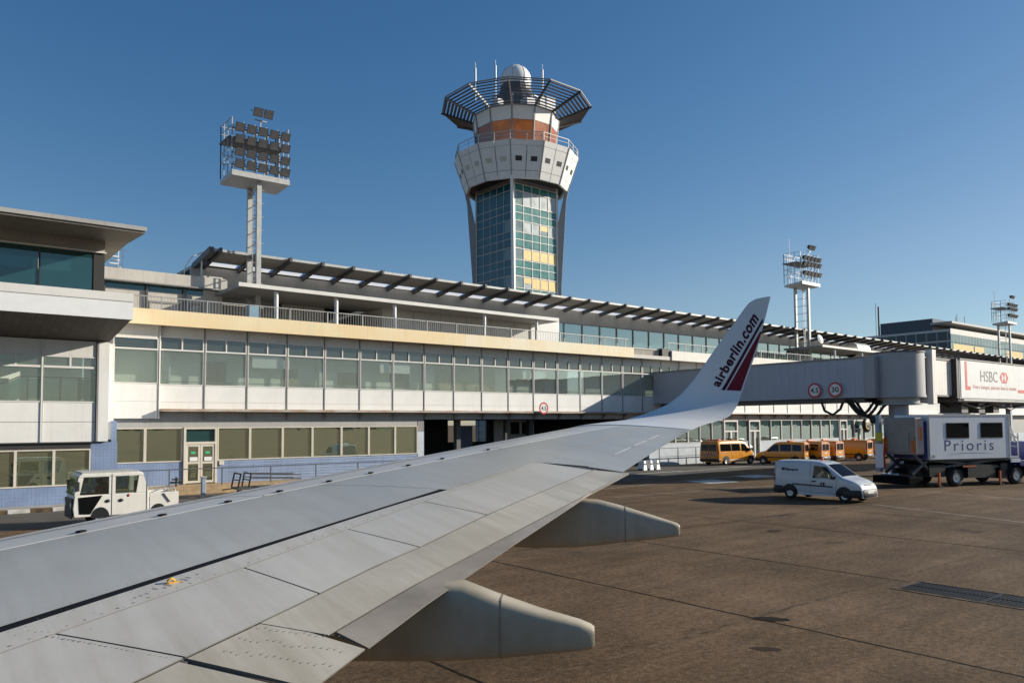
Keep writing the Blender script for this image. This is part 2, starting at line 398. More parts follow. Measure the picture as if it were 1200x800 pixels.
# --- ground floor, left of the passage
bx('blue_wall', 'blue_tile', (8.62, 12.72, 45, 45.3, 0, 1.68), (14.56, 28.2, 45, 45.3, 0, 1.68))
bx('wall', 'grey_panel', (8.62, 28.2, 45.0, 45.3, 3.56, 4.4), (50.6, XE, 45.0, 45.3, 3.86, 4.4), (28.2, 50.6, 45, 45.3, 3.98, 4.4))
bx('end_pier', 'pale_blue', (27.72, 28.2, 44.98, 45.4, 0, 3.15)); bx('end_pier', 'mullion', (27.72, 28.2, 44.98, 45.4, 3.15, 3.97))
def ground_window(x0, x1, z0, z1, mat, fm, glassmat='glass_low', w=.06):
    m = MB(); m.box(x0, x0 + w, 44.97, 45.2, z0, z1); m.box(x1 - w, x1, 44.97, 45.2, z0, z1)
    m.box(x0 + w, x1 - w, 44.97, 45.2, z0, z0 + w * .9); m.box(x0 + w, x1 - w, 44.97, 45.2, z1 - w, z1)
    f = m.build('window', fm, T)
    p = MB(); p.box(x0 + w, x1 - w, 45.06, 45.075, z0 + w * .9, z1 - w); p.build('pane', glassmat, f)
    return f
cols = [8.85, 10.78, 12.70]
for a, b in zip(cols, cols[1:]): ground_window(a + .004, b - .004, 1.69, 3.55, None, 'frame')
cols = [14.58, 16.43, 18.38, 20.26, 22.18, 24.08, 26.0, 27.7]
for a, b in zip(cols, cols[1:]): ground_window(a + .004, b - .004, 1.69, 3.55, None, 'frame')
# entrance door
d = MB(); d.box(12.74, 12.86, 44.9, 45.2, .47, 3.55); d.box(14.42, 14.54, 44.9, 45.2, .47, 3.55); d.box(12.86, 14.42, 44.9, 45.2, 2.62, 2.76); d.box(12.86, 14.42, 44.9, 45.2, 3.46, 3.55)
D = d.build('door', 'frame', T)
p = MB(); p.box(12.86, 14.42, 45.03, 45.045, 2.76, 3.46); p.build('pane', 'glass_teal', D)
for x in (12.87, 13.65):
    l_ = MB(); x1 = x + .76
    for q in ((x, x + .11, .5, 2.61), (x1 - .11, x1, .5, 2.61)): l_.box(q[0], q[1], 44.93, 44.99, q[2], q[3])
    for z0, z1 in ((.5, .62), (1.55, 1.66), (2.5, 2.61)): l_.box(x + .11, x1 - .11, 44.93, 44.99, z0, z1)
    lf = l_.build('leaf', 'frame', D)
    p = MB(); p.box(x + .11, x1 - .11, 44.955, 44.965, .62, 1.55); p.box(x + .11, x1 - .11, 44.955, 44.965, 1.66, 2.5); p.build('leaf_glass', 'glass_low', D)
    p = MB(); p.box(x + .2, x + .62, 44.938, 44.945, 1.70, 1.92) ; p.build('paper_notice', 'white', D)
    M.setdefault('green_sign', paint('green_sign', (.05, .5, .25), .4))
    p = MB(); p.box(x + .26, x + .50, 44.938, 44.945, 2.1, 2.22); p.build('exit_sticker', 'green_sign', D)
bx('wall_lamp', 'frame', (14.66, 14.9, 44.85, 45, 1.45, 1.66))
# --- passage through the ground floor
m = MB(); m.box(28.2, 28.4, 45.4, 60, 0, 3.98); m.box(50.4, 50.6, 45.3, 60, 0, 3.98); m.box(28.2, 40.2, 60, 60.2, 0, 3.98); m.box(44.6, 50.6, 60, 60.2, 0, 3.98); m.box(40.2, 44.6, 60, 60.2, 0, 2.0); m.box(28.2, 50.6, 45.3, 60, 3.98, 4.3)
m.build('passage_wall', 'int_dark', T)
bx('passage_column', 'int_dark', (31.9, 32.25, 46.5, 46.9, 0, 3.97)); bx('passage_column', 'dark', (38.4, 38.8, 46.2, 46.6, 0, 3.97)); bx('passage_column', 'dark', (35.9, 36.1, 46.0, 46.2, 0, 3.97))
M['navy'] = paint('navy', (.06, .075, .13), .5)
bx('partition', 'navy', (32.9, 34.5, 48.2, 48.3, 0, 3.5)); bx('partition', 'mullion', (36.4, 38.0, 48.0, 48.1, 0, 3.95))
m = MB(); m.box(28.5, 31.4, 52, 52.1, 0, 2.2); m.build('partition', 'navy', T)
m = MB(); m.box(28.6, 30.6, 52, 52.06, 3.2, 3.7); m.box(28.6, 30.6, 52, 52.06, 2.6, 2.7); m.box(28.6, 28.7, 52, 52.06, 2.2, 3.2); m.box(29.6, 29.7, 52, 52.06, 2.2, 3.2); m.build('inner_window', 'white', T)
m = MB(); m.box(40.2, 44.6, 53, 53.1, 2.15, 2.75); m.build('inner_wall', 'pale_blue', T)
m = MB(); m.box(40.2, 44.6, 53, 53.1, 0, 2.14); m.build('inner_wall', 'navy', T)
m = MB()
for x in (40.2, 41.6, 43.0, 44.4): m.box(x, x + .2, 53, 53.1, 2.76, 3.95)
m.box(40.2, 44.6, 53.02, 53.08, 3.8, 3.95); m.build('inner_window', 'white', T)
# --- ground floor, right of the passage
bx('low_wall', 'pale_blue', (50.6, 60.85, 45, 45.3, 0, 1.84), (63.05, 64.75, 45, 45.3, 0, 1.84), (66.65, 81.4, 45, 45.3, 0, 1.84), (83.1, 84.4, 45, 45.3, 0, 1.84), (87.1, XE, 45, 45.3, 0, 1.84))
xs = 50.7
doors = [(60.9, 63.0), (64.8, 66.6), (81.5, 83.0), (84.5, 87.0)]
def glazed_door(x0, x1):
    m = MB(); m.box(x0, x0 + .13, 44.92, 45.2, .1, 3.85); m.box(x1 - .13, x1, 44.92, 45.2, .1, 3.85); xm = (x0 + x1) / 2
    m.box(x0 + .13, x1 - .13, 44.92, 45.2, 3.7, 3.85); m.box(x0 + .13, x1 - .13, 44.92, 45.2, 2.75, 2.87); m.box(xm - .1, xm + .1, 44.92, 45.2, .1, 2.75); m.box(x0 + .13, x1 - .13, 44.92, 45.2, .1, .3)
    f = m.build('door', 'white_frame', T); p = MB(); p.box(x0 + .13, x1 - .13, 45.05, 45.065, .3, 3.7); p.build('pane', 'glass_top', f)
for a, b in doors: glazed_door(a, b)
segs = [(50.62, 60.85), (63.05, 64.75), (66.65, 81.4), (83.1, 84.4), (87.1, 106.)]
for a, b in segs:
    n_ = max(1, round((b - a) / 1.86)); w = (b - a) / n_
    for i in range(n_): ground_window(a + i * w + .004, a + (i + 1) * w - .004, 1.85, 3.85, None, 'white_frame' if (i % 4) else 'mullion', 'glass_top', .05)
bx('hall_ceiling', 'grey_panel', (50.7, 106, 45.31, 50.2, 3.91, 4.0)); bx('hall_back_wall', 'int_wall', (50.7, 106, 50, 50.2, 0, 3.9)); bx('hall_floor', 'int_floor', (50.7, 106, 45.31, 50, .0, .08))
bx('ground_floor_front', 'grey_panel', (106, XE, 45.02, 45.3, 1.84, 3.86))
# --- awning ledge
m = MB(); m.box(11.46, 58, 44.32, 44.98, 4.42, 4.56); m.build('awning', 'rust_ledge', T)
m = MB(); m.box(58, XE, 44.32, 44.98, 4.42, 4.56); m.build('awning', 'white_ledge', T)
for k in range(1, NB + 1):
    m = MB(); x = X0 + BAY * k; m.hexa([(x - .02, 44.98, 3.95), (x + .02, 44.98, 3.95), (x + .02, 44.99, 3.95), (x - .02, 44.99, 3.95)], [(x - .02, 44.45, 4.41), (x + .02, 44.45, 4.41), (x + .02, 44.99, 4.41), (x - .02, 44.99, 4.41)])
    m.build('awning_bracket', 'mullion', T)
# --- upper storey bays (each bay: mullion, header, transom window, window, spandrel)
def bay_parts(x0, w, y, zb, zm, zp, zt0, zt1, zh, single=False):
    out = []
    m = MB(); m.box(x0 - .028, x0 + .028, y - .035, y + .12, zb, zh); out.append(m.build('mullion', 'mullion', T))
    m = MB(); m.box(x0 + .05, x0 + w - .05, y, y + .1, zt1 + .004, zh); out.append(m.build('header_panel', 'header', T))
    m = MB(); m.box(x0 + .05, x0 + w - .05, y, y + .1, zb, zm - .012); m.box(x0 + .05, x0 + w - .05, y, y + .1, zm + .012, zp - .03); m.box(x0 + .05, x0 + w - .05, y + .02, y + .1, zm - .012, zm + .012)
    out.append(m.build('wall_panel', 'white_panel', T))
    m = MB(); a, b = x0 + .05, x0 + w - .05
    m.box(a, b, y - .03, y + .1, zt1 - .07, zt1); m.box(a, b, y - .03, y + .1, zt0, zt0 + .08); m.box(a, a + .05, y - .03, y + .1, zt0 + .08, zt1 - .07); m.box(b - .05, b, y - .03, y + .1, zt0 + .08, zt1 - .07)
    if not single: m.box((a + b) / 2 - .035, (a + b) / 2 + .035, y - .03, y + .1, zt0 + .08, zt1 - .07)
    f = m.build('transom_window', 'white_frame', T); p = MB(); p.box(a + .05, b - .05, y + .04, y + .05, zt0 + .08, zt1 - .07); p.build('pane', 'glass_vent', f); out.append(f)
    m = MB(); m.box(a, a + .03, y - .02, y + .08, zp, zt0); m.box(b - .03, b, y - .02, y + .08, zp, zt0); m.box(a + .03, b - .03, y - .02, y + .08, zp - .028, zp + .03)
    f = m.build('window', 'white_frame', T); p = MB(); p.box(a + .03, b - .03, y + .04, y + .05, zp + .03, zt0 - .002); p.build('pane', 'glass_up', f); out.append(f)
    return out
proto = bay_parts(X0, BAY, 45.0, 4.57, 4.93, 5.88, 7.74, 8.52, 9.06)
for k in range(1, NB):
    for o in proto: dup(o, dx=(BAY * k, 0, 0))
bay_parts(9.05, 2.31, 44.75, 4.05, 4.95, 5.92, 7.70, 8.36, 9.06, True)
m = MB(); m.box(9.0, 11.36, 44.86, 45.3, 4.05, 4.4); m.box(11.36, 11.4, 44.7, 45.2, 4.05, 9.06); m.build('end_panel', 'white_panel', T)
m = MB(); m.box(XN - .045, XN + .045, 44.93, 45.1, 4.57, 9.06); m.build('mullion', 'mullion', T)
bx('upper_front', 'white_panel', (XN + .05, XE, 45, 45.3, 4.57, 9.06))
# --- corridor behind the upper windows
bx('corridor_floor', 'int_floor', (9, XE, 45.12, 46.65, 4.41, 4.55)); bx('corridor_ceiling', 'white', (9, XE, 45.12, 46.65, 9.02, 9.06))
bx('corridor_wall', 'int_wall', (9, 30.0, 46.45, 46.65, 4.55, 9.02), (35.3, 38.6, 46.45, 46.65, 4.55, 9.02), (44.6, XE, 46.45, 46.65, 4.55, 9.02), (38.6, 44.6, 48.6, 48.8, 4.55, 9.02), (9.0, 9.1, 45.2, 46.45, 4.55, 9.02))
bx('timber_partition', 'tan', (30.0, 35.3, 46.4, 46.64, 4.55, 9.02), (38.3, 38.59, 46.65, 48.6, 4.55, 9.02))
bx('timber_partition', 'wood', (33.6, 35.0, 46.3, 46.39, 4.6, 6.4))
m = MB(); m.box(14.2, 15.36, 46.40, 46.44, 4.56, 7.25); m.build('inner_door', 'wood', T)
m = MB(); m.box(14.08, 14.19, 46.39, 46.44, 4.56, 7.36); m.box(15.37, 15.48, 46.39, 46.44, 4.56, 7.36); m.box(14.19, 15.37, 46.39, 46.44, 7.26, 7.36); m.build('inner_door_frame', 'mullion', T)
bx('notice_board', 'wood', (22.6, 24.0, 46.40, 46.44, 6.2, 7.0)); bx('notice_board', 'dark', (26.9, 27.9, 46.40, 46.44, 6.1, 7.2)); bx('inner_door', 'tan', (18.9, 19.9, 46.40, 46.44, 4.56, 7.1))
for x in (11.9, 21.1, 28.6): bx('inner_column', 'white', (x, x + .35, 45.9, 46.3, 4.56, 9.0))
for x in (16.6, 25.0, 37.0): bx('roller_blind', 'white', (x, x + 2.25, 45.2, 45.22, 7.0, 7.74))
M['curtain'] = paint('curtain', (.30, .40, .36), .7, var=.3, stretch=(8, 8, .3))
for x in (39.2, 41.0, 43.0): bx('inner_screen', 'curtain', (x, x + .9, 48.4, 48.5, 4.56, 8.0))
m = MB(); m.bar((12, 45.5, 6.08), (90, 45.5, 6.08), .05); m.build('corridor_handrail', 'mullion', T)
# --- cream ledge, balcony gap, white ledge
bx('slab', 'concrete', (8.6, XE, 44.35, 52.6, 9.064, 9.3))
bx('ledge', 'cream', (8.6, 23.5, 44.1, 44.34, 9.0, 9.82), (23.508, 31.0, 44.1, 44.34, 9.0, 9.82))
bx('ledge', 'cream_pale', (31.008, 47.9, 44.1, 44.34, 9.0, 9.82))
bx('ledge', 'white_ledge', (52.7, XE, 44.1, 44.34, 9.0, 9.82)); bx('balcony_slab', 'beige_panel', (47.9, 52.7, 44.2, 44.34, 9.0, 9.3))
m = MB()
for i in range(27): m.box(48 + i * .145, 48.06 + i * .145, 44.6, 44.7, 9.3, 9.82)
m.box(47.92, 52.0, 44.55, 44.75, 9.82, 9.9); m.build('concrete_balustrade', 'beige_panel', T)
bx('balcony_box', 'black', (51.6, 52.66, 44.25, 44.9, 9.3, 9.98))
def railing(x0, x1, step=.17, posts=2.4):
    m = MB(); y = 44.6
    m.bar((x0, y, 10.56), (x1, y, 10.56), .05); m.bar((x0, y, 9.6), (x1, y, 9.6), .04)
    n_ = int((x1 - x0) / step)
    for i in range(n_ + 1): m.bar((x0 + i * step, y, 9.3), (x0 + i * step, y, 10.56), .018)
    i = 0
    while x0 + i * posts < x1: m.bar((x0 + i * posts, y - .02, 9.3), (x0 + i * posts, y - .02, 10.58), .06); i += 1
    return m.build('railing', 'rail_grey', T)
railing(9, 47.8); railing(52.8, 112, .30, 2.28)
M['white_fence'] = paint('white_fence', (.74, .74, .74), .5)
# --- terrace: left penthouse, shutters, grey wall, glazed gallery
bx('penthouse_wall', 'beige_panel', (6, 15.2, 50, 50.3, 9.3, 11.72), (15.2, 16.4, 50.0, 52.5, 9.3, 13))
bx('penthouse_parapet', 'beige_panel', (6, 16.6, 49.7, 50.2, 12.16, 12.86))
bx('penthouse_eave', 'mullion', (6, 16.6, 49.5, 50.25, 12.08, 12.156)); bx('penthouse_roof', 'roof_top', (6, 16.6, 50.2, 57, 12.5, 12.84))
for k, x in enumerate((7.7, 9.55, 11.85, 14.0)):
    bx('penthouse_column', 'dark_steel', (x, x + .12, 49.85, 49.98, 9.3, 12.07))
m = MB(); m.box(6, 15.2, 50.05, 50.07, 11.72, 12.08); m.build('penthouse_window', 'glass_teal', T)
for x0, x1, z1 in ((12.05, 13.85, 11.15), (14.4, 15.1, 11.2)):
    m = MB(); m.box(x0, x0 + .08, 49.95, 50, 9.3, z1); m.box(x1 - .08, x1, 49.95, 50, 9.3, z1); m.box(x0 + .08, x1 - .08, 49.95, 50, z1 - .12, z1); m.build('penthouse_door', 'mullion', T)
M['terrace_grey'] = paint('terrace_grey', (.54, .525, .50), .55, var=.08, scale=.5, streak=.15)
bx('terrace_wall', 'terrace_grey', (16.4, 20.4, 51, 51.2, 9.3, 12.4))
bx('terrace_wall', 'terrace_grey', (26.9, 40.1, 48, 48.2, 9.3, 11.7))
bx('terrace_wall', 'terrace_grey', (26.7, 26.9, 48, 52.5, 9.3, 11.7))
M['wall_joint'] = M['mullion']
m = MB()
for x in (29.2, 31.5, 33.8, 36.1, 38.4): m.box(x, x + .03, 47.985, 48.0, 9.3, 11.7)
m.build('terrace_wall_joints', 'mullion', T)
bx('terrace_wall', 'white_panel', (40.1, 43.1, 47.9, 48.15, 9.3, 12.3), (43.0, 43.12, 48.15, 52.5, 9.3, 12.3))
for x in (20.5, 22.05):
    m = MB(); m.box(x, x + 1.5, 50.5, 50.6, 9.3, 11.9)
    for i in range(16): m.box(x + .04, x + 1.46, 50.47, 50.5, 9.35 + i * .16, 9.47 + i * .16)
    m.build('roller_shutter', 'terrace_grey', T)
bx('terrace_recess', 'black', (23.6, 26.7, 52.2, 52.4, 9.3, 12.3)); bx('terrace_wall', 'dark', (16.4, 26.7, 50.5, 52.4, 11.92, 12.0))
M['sky_blue'] = paint('sky_blue', (.22, .38, .5), .5)
bx('terrace_cabinet', 'sky_blue', (16.5, 17.1, 45.6, 46.0, 9.3, 10.75))
# main roof wall
bx('roof_wall', 'roof_wall', (15.2, XE, 52.5, 52.8, 12.78, 14.04), (15.2, 43.2, 52.5, 52.8, 9.3, 12.78), (112, XE, 52.5, 52.8, 9.3, 12.78), (43.2, 112, 52.5, 52.8, 9.3, 9.95))
GB = 2.28
m = MB(); x = 43.18; m.box(x, x + .10, 52.42, 52.6, 9.95, 12.78); m.box(x + .1, x + GB, 52.44, 52.56, 12.7, 12.78); m.box(x + .1, x + GB, 52.44, 52.56, 9.95, 10.02)
f = m.build('gallery_window', 'mullion', T); p = MB(); p.box(x + .1, x + GB, 52.5, 52.515, 10.02, 12.7); p.build('pane', 'glass_top', f)
for k in range(1, 30): dup(f, dx=(GB * k, 0, 0))
bx('gallery_back', 'int_wall', (43.2, 112, 55.5, 55.6, 9.95, 12.78)); bx('gallery_floor', 'int_floor', (43.2, 112, 52.8, 55.5, 9.8, 9.94))
# roof: eave underside, light strips between beams, top sheet
m = MB(); m.hexa([(15.6, 49.45, 14.40), (XE, 49.45, 14.40), (XE, 51.62, 14.13), (15.6, 51.62, 14.13)], [(15.6, 49.45, 14.50), (XE, 49.45, 14.50), (XE, 51.62, 14.22), (15.6, 51.62, 14.22)])
RF = m.build('roof', 'roof_grey', T)
m = MB(); m.box(15.6, XE, 52.5, 72, 14.045, 14.25); m.build('roof_deck', 'roof_top', RF)
m = MB(); m.box(15.5, XE, 49.36, 49.445, 14.37, 14.53); m.build('eave_edge', 'galv', RF)
# beams with light panels between them
b0 = MB(); x = 15.9
b0.hexa([(x - .09, 49.05, 14.26), (x + .09, 49.05, 14.26), (x + .09, 52.49, 13.76), (x - .09, 52.49, 13.76)], [(x - .09, 49.05, 14.56), (x + .09, 49.05, 14.56), (x + .09, 52.49, 14.10), (x - .09, 52.49, 14.10)])
b0 = b0.build('beam', 'beam', RF)
s0 = MB(); s0.poly([(x + .085, 51.615, 14.135), (x + 2.195, 51.615, 14.135), (x + 2.195, 52.49, 14.045), (x + .085, 52.49, 14.045)])
s0 = s0.build('skylight_panel', 'strip', RF)
for k in range(1, 76):
    dup(b0, dx=(GB * k, 0, 0)); dup(s0, dx=(GB * k, 0, 0))
RF.rotation_euler = (0, .0055, 0)
# end frame of the roof
m = MB(); m.hexa([(15.25, 49.3, 14.2), (15.55, 49.3, 14.2), (15.55, 52.9, 13.7), (15.25, 52.9, 13.7)], [(15.25, 49.3, 14.6), (15.55, 49.3, 14.6), (15.55, 52.9, 14.1), (15.25, 52.9, 14.1)]); m.build('roof_end', 'beam', RF)
# terrace canopies with white edge
for i, (xa, xb) in enumerate(((15.95, 41.0), (79.6, 105.0), (143., 168.))):
    m = MB(); m.hexa([(xa, 45.7, 11.78), (xb, 45.7, 11.60), (xb, 50.4, 11.60), (xa, 50.4, 11.78)], [(xa, 45.7, 11.98), (xb, 45.7, 11.8), (xb, 50.4, 11.8), (xa, 50.4, 11.98)])
    c = m.build('canopy', 'roof_grey', T)
    m = MB(); m.hexa([(xa - .05, 45.6, 11.80), (xb, 45.6, 11.62), (xb, 45.69, 11.62), (xa - .05, 45.69, 11.80)], [(xa - .05, 45.6, 12.03), (xb, 45.6, 11.85), (xb, 45.69, 11.85), (xa - .05, 45.69, 12.03)])
    m.build('canopy_edge', 'white_frame', c)
    for x in ((18.3, 22.25, 26.5, 34., 39.) if i == 0 else (xa + 3, xa + 9, xa + 16)):
        m = MB(); m.tube([(x, 45.95, 9.3), (x, 45.95, 11.72)], .13, 10); m.build('canopy_column', 'white_fence', c)
# penthouse roof clutter
m = MB()
m.tube([(14.3, 51, 12.85), (14.4, 51, 13.6), (14.8, 51, 14.3), (15.5, 51, 14.7)], .04); m.tube([(15.4, 51, 12.8), (15.4, 51, 14.65)], .05); m.tube([(14.3, 51, 13.05), (15.9, 51, 13.05)], .03)
m.build('roof_davit', 'white_fence', T)
m = MB()
for i in range(5): m.box(10.0 + i * .13, 10.9, 51.5 + i * .25, 51.7 + i * .25, 12.95 + i * .27, 13.03 + i * .27)
m.bar((10.9, 51.5, 12.85), (10.9, 51.5, 14.3), .05); m.bar((10.9, 52.6, 12.85), (10.9, 52.6, 14.5), .05); m.bar((10.9, 51.5, 14.3), (10.9, 52.6, 14.5), .05)
m.build('roof_steps', 'white_fence', T)

# ================================================================= CORNER BUILDING (left edge)
L = thing('corner_building', 'white and blue block with overhanging white balcony band and teal glass top floor', 'building', (4, 41, 0))
def lb(name, mat, *b, parent=None):
    m = MB()
    for q in b: m.box(*q)
    return m.build(name, mat, parent or L)
lb('blue_wall', 'blue_tile', (-8, 7.46, 41, 41.3, 0, .93), (7.46, 8.6, 41.0, 41.3, 0, 2.9), (8.4, 8.62, 41.3, 44.99, 0, 3.9))
lb('lintel', 'dark', (-8, 7.46, 41, 41.3, 2.62, 2.93))  # dark strip stands in for the shadow gap above the windows
for k in range(8):
    x1 = 7.46 - 1.49 * k; x0 = x1 - 1.49
    m = MB(); w = .055
    m.box(x0, x0 + w, 40.97, 41.2, .94, 2.61); m.box(x1 - w, x1, 40.97, 41.2, .94, 2.61); m.box(x0 + w, x1 - w, 40.97, 41.2, .94, 1.0); m.box(x0 + w, x1 - w, 40.97, 41.2, 2.55, 2.61)
    f = m.build('window', 'frame', L); p = MB(); p.box(x0 + w, x1 - w, 41.05, 41.062, 1.0, 2.55); p.build('pane', 'glass_low', f)
# first floor
lb('pilaster', 'white_panel', (7.72, 8.16, 40.86, 41.4, 2.94, 7.6)); lb('pilaster_edge', 'mullion', (7.64, 7.71, 40.84, 41, 2.94, 7.6))
lb('slab', 'dark', (-8, 7.64, 40.9, 44.9, 2.88, 2.935), (7.64, 8.55, 41.45, 44.9, 2.88, 2.935))
for k in range(4):
    x1 = 7.6 - 2.15 * k; x0 = x1 - 2.12
    lb('mullion', 'white_frame', (x0 - .09, x0 - .02, 40.88, 41.05, 2.94, 7.6))
    lb('wall_panel', 'white_panel', (x0, x1, 40.92, 41.05, 2.94, 3.845), (x0, x1, 40.92, 41.05, 3.865, 4.74)); lb('header_panel', 'header', (x0, x1, 40.92, 41.05, 6.88, 7.6))
    xm = (x0 + x1) / 2; m = MB()
    m.box(x0, x1, 40.9, 41.02, 6.32, 6.42); m.box(x0, x1, 40.9, 41.02, 6.82, 6.87); m.box(xm - .04, xm + .04, 40.9, 41.02, 6.42, 6.82); m.box(x0, x1, 40.9, 41.02, 4.745, 4.8)
    f = m.build('window', 'white_frame', L); p = MB(); p.box(x0, x1, 40.95, 40.96, 4.8, 6.32); p.box(x0, x1, 40.95, 40.96, 6.42, 6.82); p.build('pane', 'glass_up', f)
lb('inner_wall', 'int_wall', (-8, 8.0, 46.5, 46.7, 2.94, 7.6)); lb('inner_floor', 'int_floor', (-8, 8.1, 41.1, 46.5, 2.94, 3.0)); lb('side_wall', 'white_panel', (7.75, 8.5, 41.41, 44.74, 3.01, 7.6)); lb('inner_ceiling', 'grey_panel', (-8, 8.1, 41.1, 46.5, 7.62, 7.7))
m = MB(); m.box(4.8, 8.0, 43.2, 46, 3.0, 4.9)
for i in range(8): m.box(4.8 - .3 * (i + 1), 4.8 - .3 * i, 43.2, 46, 3.0, 4.9 - .17 * (i + 1))
m.build('staircase', 'white', L)
M['glass_green'] = glass('glass_green', (.35, .6, .55), .12, body=(.05, .2, .18), bodyfac=.5)
m = MB(); m.box(4.8, 7.9, 43.25, 43.27, 4.95, 5.95); m.hexa([(2.6, 43.25, 3.8), (4.8, 43.25, 4.95), (4.8, 43.27, 4.95), (2.6, 43.27, 3.8)], [(2.6, 43.25, 4.8), (4.8, 43.25, 5.95), (4.8, 43.27, 5.95), (2.6, 43.27, 4.8)]); m.build('glass_balustrade', 'glass_green', L)
m = MB(); m.bar((4.8, 43.2, 6.0), (7.9, 43.2, 6.0), .06); m.bar((4.8, 43.2, 6.0), (2.4, 43.2, 4.75), .06)
for x in (5.6, 6.5, 7.3): m.bar((x, 43.2, 4.9), (x, 43.2, 6.0), .06)
m.build('stair_handrail', 'dark_steel', L)
# soffit and balcony band
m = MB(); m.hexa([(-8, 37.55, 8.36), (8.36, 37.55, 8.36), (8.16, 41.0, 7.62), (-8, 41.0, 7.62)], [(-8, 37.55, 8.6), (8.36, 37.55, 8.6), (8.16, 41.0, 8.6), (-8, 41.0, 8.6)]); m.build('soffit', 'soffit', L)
lb('balcony_band', 'white_frame', (-8, 8.42, 37.5, 37.62, 9.13, 9.49), (8.3, 8.42, 37.62, 45, 9.13, 9.49))
m = MB(); m.box(-8, 8.42, 37.53, 37.62, 8.34, 9.125); m.box(8.33, 8.42, 37.62, 45, 8.34, 9.125); m.build('balcony_band', 'white', L)
lb('balcony_floor', 'concrete', (-8, 8.3, 37.63, 45, 8.62, 8.9))
# glazed top floor
lb('corner_column', 'dark', (7.44, 7.9, 41, 41.4, 8.9, 11.82)); lb('lintel', 'grey_panel', (-8, 7.9, 40.98, 41.4, 11.9, 12.5), (7.5, 7.9, 41.4, 47.5, 11.9, 12.5)); lb('lintel_trim', 'white_frame', (-8, 7.96, 40.9, 41.42, 11.83, 11.89))
for k in range(4):
    x1 = 7.42 - 2.21 * k; x0 = x1 - 2.19
    m = MB(); m.box(x0 - .03, x0 + .03, 40.98, 41.1, 8.9, 11.82); f = m.build('top_window', 'dark', L); p = MB(); p.box(x0 + .03, x1 - .035, 41.04, 41.055, 8.9, 11.82); p.build('pane', 'glass_teal', f)
m = MB(); m.tube([(6.0, 42, 9.2), (6.0, 42, 10.7)], .05); m.tube([(6.25, 42, 9.2), (6.25, 42, 10.7)], .05); m.build('door_handles', 'white_fence', L)
lb('inner_back', 'int_wall', (-8, 7.4, 46.8, 47, 8.9, 11.82)); lb('inner_side', 'int_wall', (7.45, 7.6, 41.4, 47, 8.9, 11.82)); 
m = MB(); m.hexa([(-8, 37.5, 12.26), (8.84, 37.5, 12.26), (8.84, 40.97, 12.42), (-8, 40.97, 12.42)], [(-8, 37.5, 12.48), (8.84, 37.5, 12.48), (8.84, 40.97, 12.6), (-8, 40.97, 12.6)])
m.hexa([(7.91, 40.98, 12.42), (8.84, 40.98, 12.42), (8.84, 47.5, 12.3), (7.91, 47.5, 12.3)], [(7.91, 40.98, 12.6), (8.84, 40.98, 12.6), (8.84, 47.5, 12.55), (7.91, 47.5, 12.55)])
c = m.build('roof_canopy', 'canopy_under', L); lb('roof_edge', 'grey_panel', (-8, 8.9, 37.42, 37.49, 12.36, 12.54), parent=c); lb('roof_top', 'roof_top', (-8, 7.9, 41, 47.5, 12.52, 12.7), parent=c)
# striped kerb at its foot
k_ = thing('kerb', 'worn white and tan striped kerb at the foot of the blue wall', 'kerb', (3, 39.2, 0))
for i in range(16):
    m = MB(); x = -5 + i * .82; m.box(x, x + .815, 38.9, 39.25, 0, .16); m.build('kerb_stone', 'road_paint' if i % 2 else 'sealed_joint', k_, bevel=.015)
m = MB(); m.box(-30, 8.3, 39.26, 40.99, 0, .12); tag(m.build('pavement', 'concrete'), kind='structure')

# ================================================================= brick platform, ramp rails
m = MB(); m.hexa([(8.7, 43.3, 0), (28.1, 43.3, 0), (28.1, 44.97, 0), (8.7, 44.97, 0)], [(8.7, 43.3, .46), (28.1, 43.3, .40), (28.1, 44.97, .40), (8.7, 44.97, .46)])
p = tag(m.build('entrance_platform', 'brick'), 'low tan brick platform in front of the glazed entrance door', 'platform')
def rail_thing(name, label, x0, x1, y, zb, zt, step, extra=1, mat='dark_steel', grp=None):
    t = thing(name, label, 'railing', ((x0 + x1) / 2, y, 0), group=grp)
    m = MB(); m.bar((x0, y, zt), (x1, y, zt), .05)
    for e in range(extra): m.bar((x0, y, zb + (zt - zb) * (e + 1) / (extra + 1)), (x1, y, zb + (zt - zb) * (e + 1) / (extra + 1)), .035)
    m.build('handrail', mat, t)
    n_ = max(1, int((x1 - x0) / step))
    for i in range(n_ + 1):
        x = x0 + (x1 - x0) * i / n_; m = MB(); m.bar((x, y, zb), (x, y, zt - .026), .05); m.build('post', mat, t)
    return t
rail_thing('ramp_railing', 'thin dark railing along the brick platform by the blue tiled wall', 8.9, 28.0, 43.5, .42, 1.35, 2.4, 0)
rail_thing('ramp_railing', 'dark railing in front of the pale wall left of the yellow minibus', 50.6, 60.2, 43.9, .1, 1.5, 2.05, 1)
t = thing('standpipe', 'small black standpipe valve on the platform left of the entrance door', 'valve', (12.05, 43.75, .45))
m = MB(); m.tube([(12.05, 43.75, .45), (12.05, 43.75, .95)], .045); m.build('pipe', 'black', t); m = MB(); m.lathe([(.02, -.03), (.22, -.03), (.24, 0), (.22, .03), (.02, .03)], (12.05, 43.75, .82), 'z', 14); m.build('valve_wheel', 'black', t)
m = MB(); m.tube([(11.75, 43.75, .66), (12.35, 43.75, .66)], .05); m.build('cross_pipe', 'black', t)
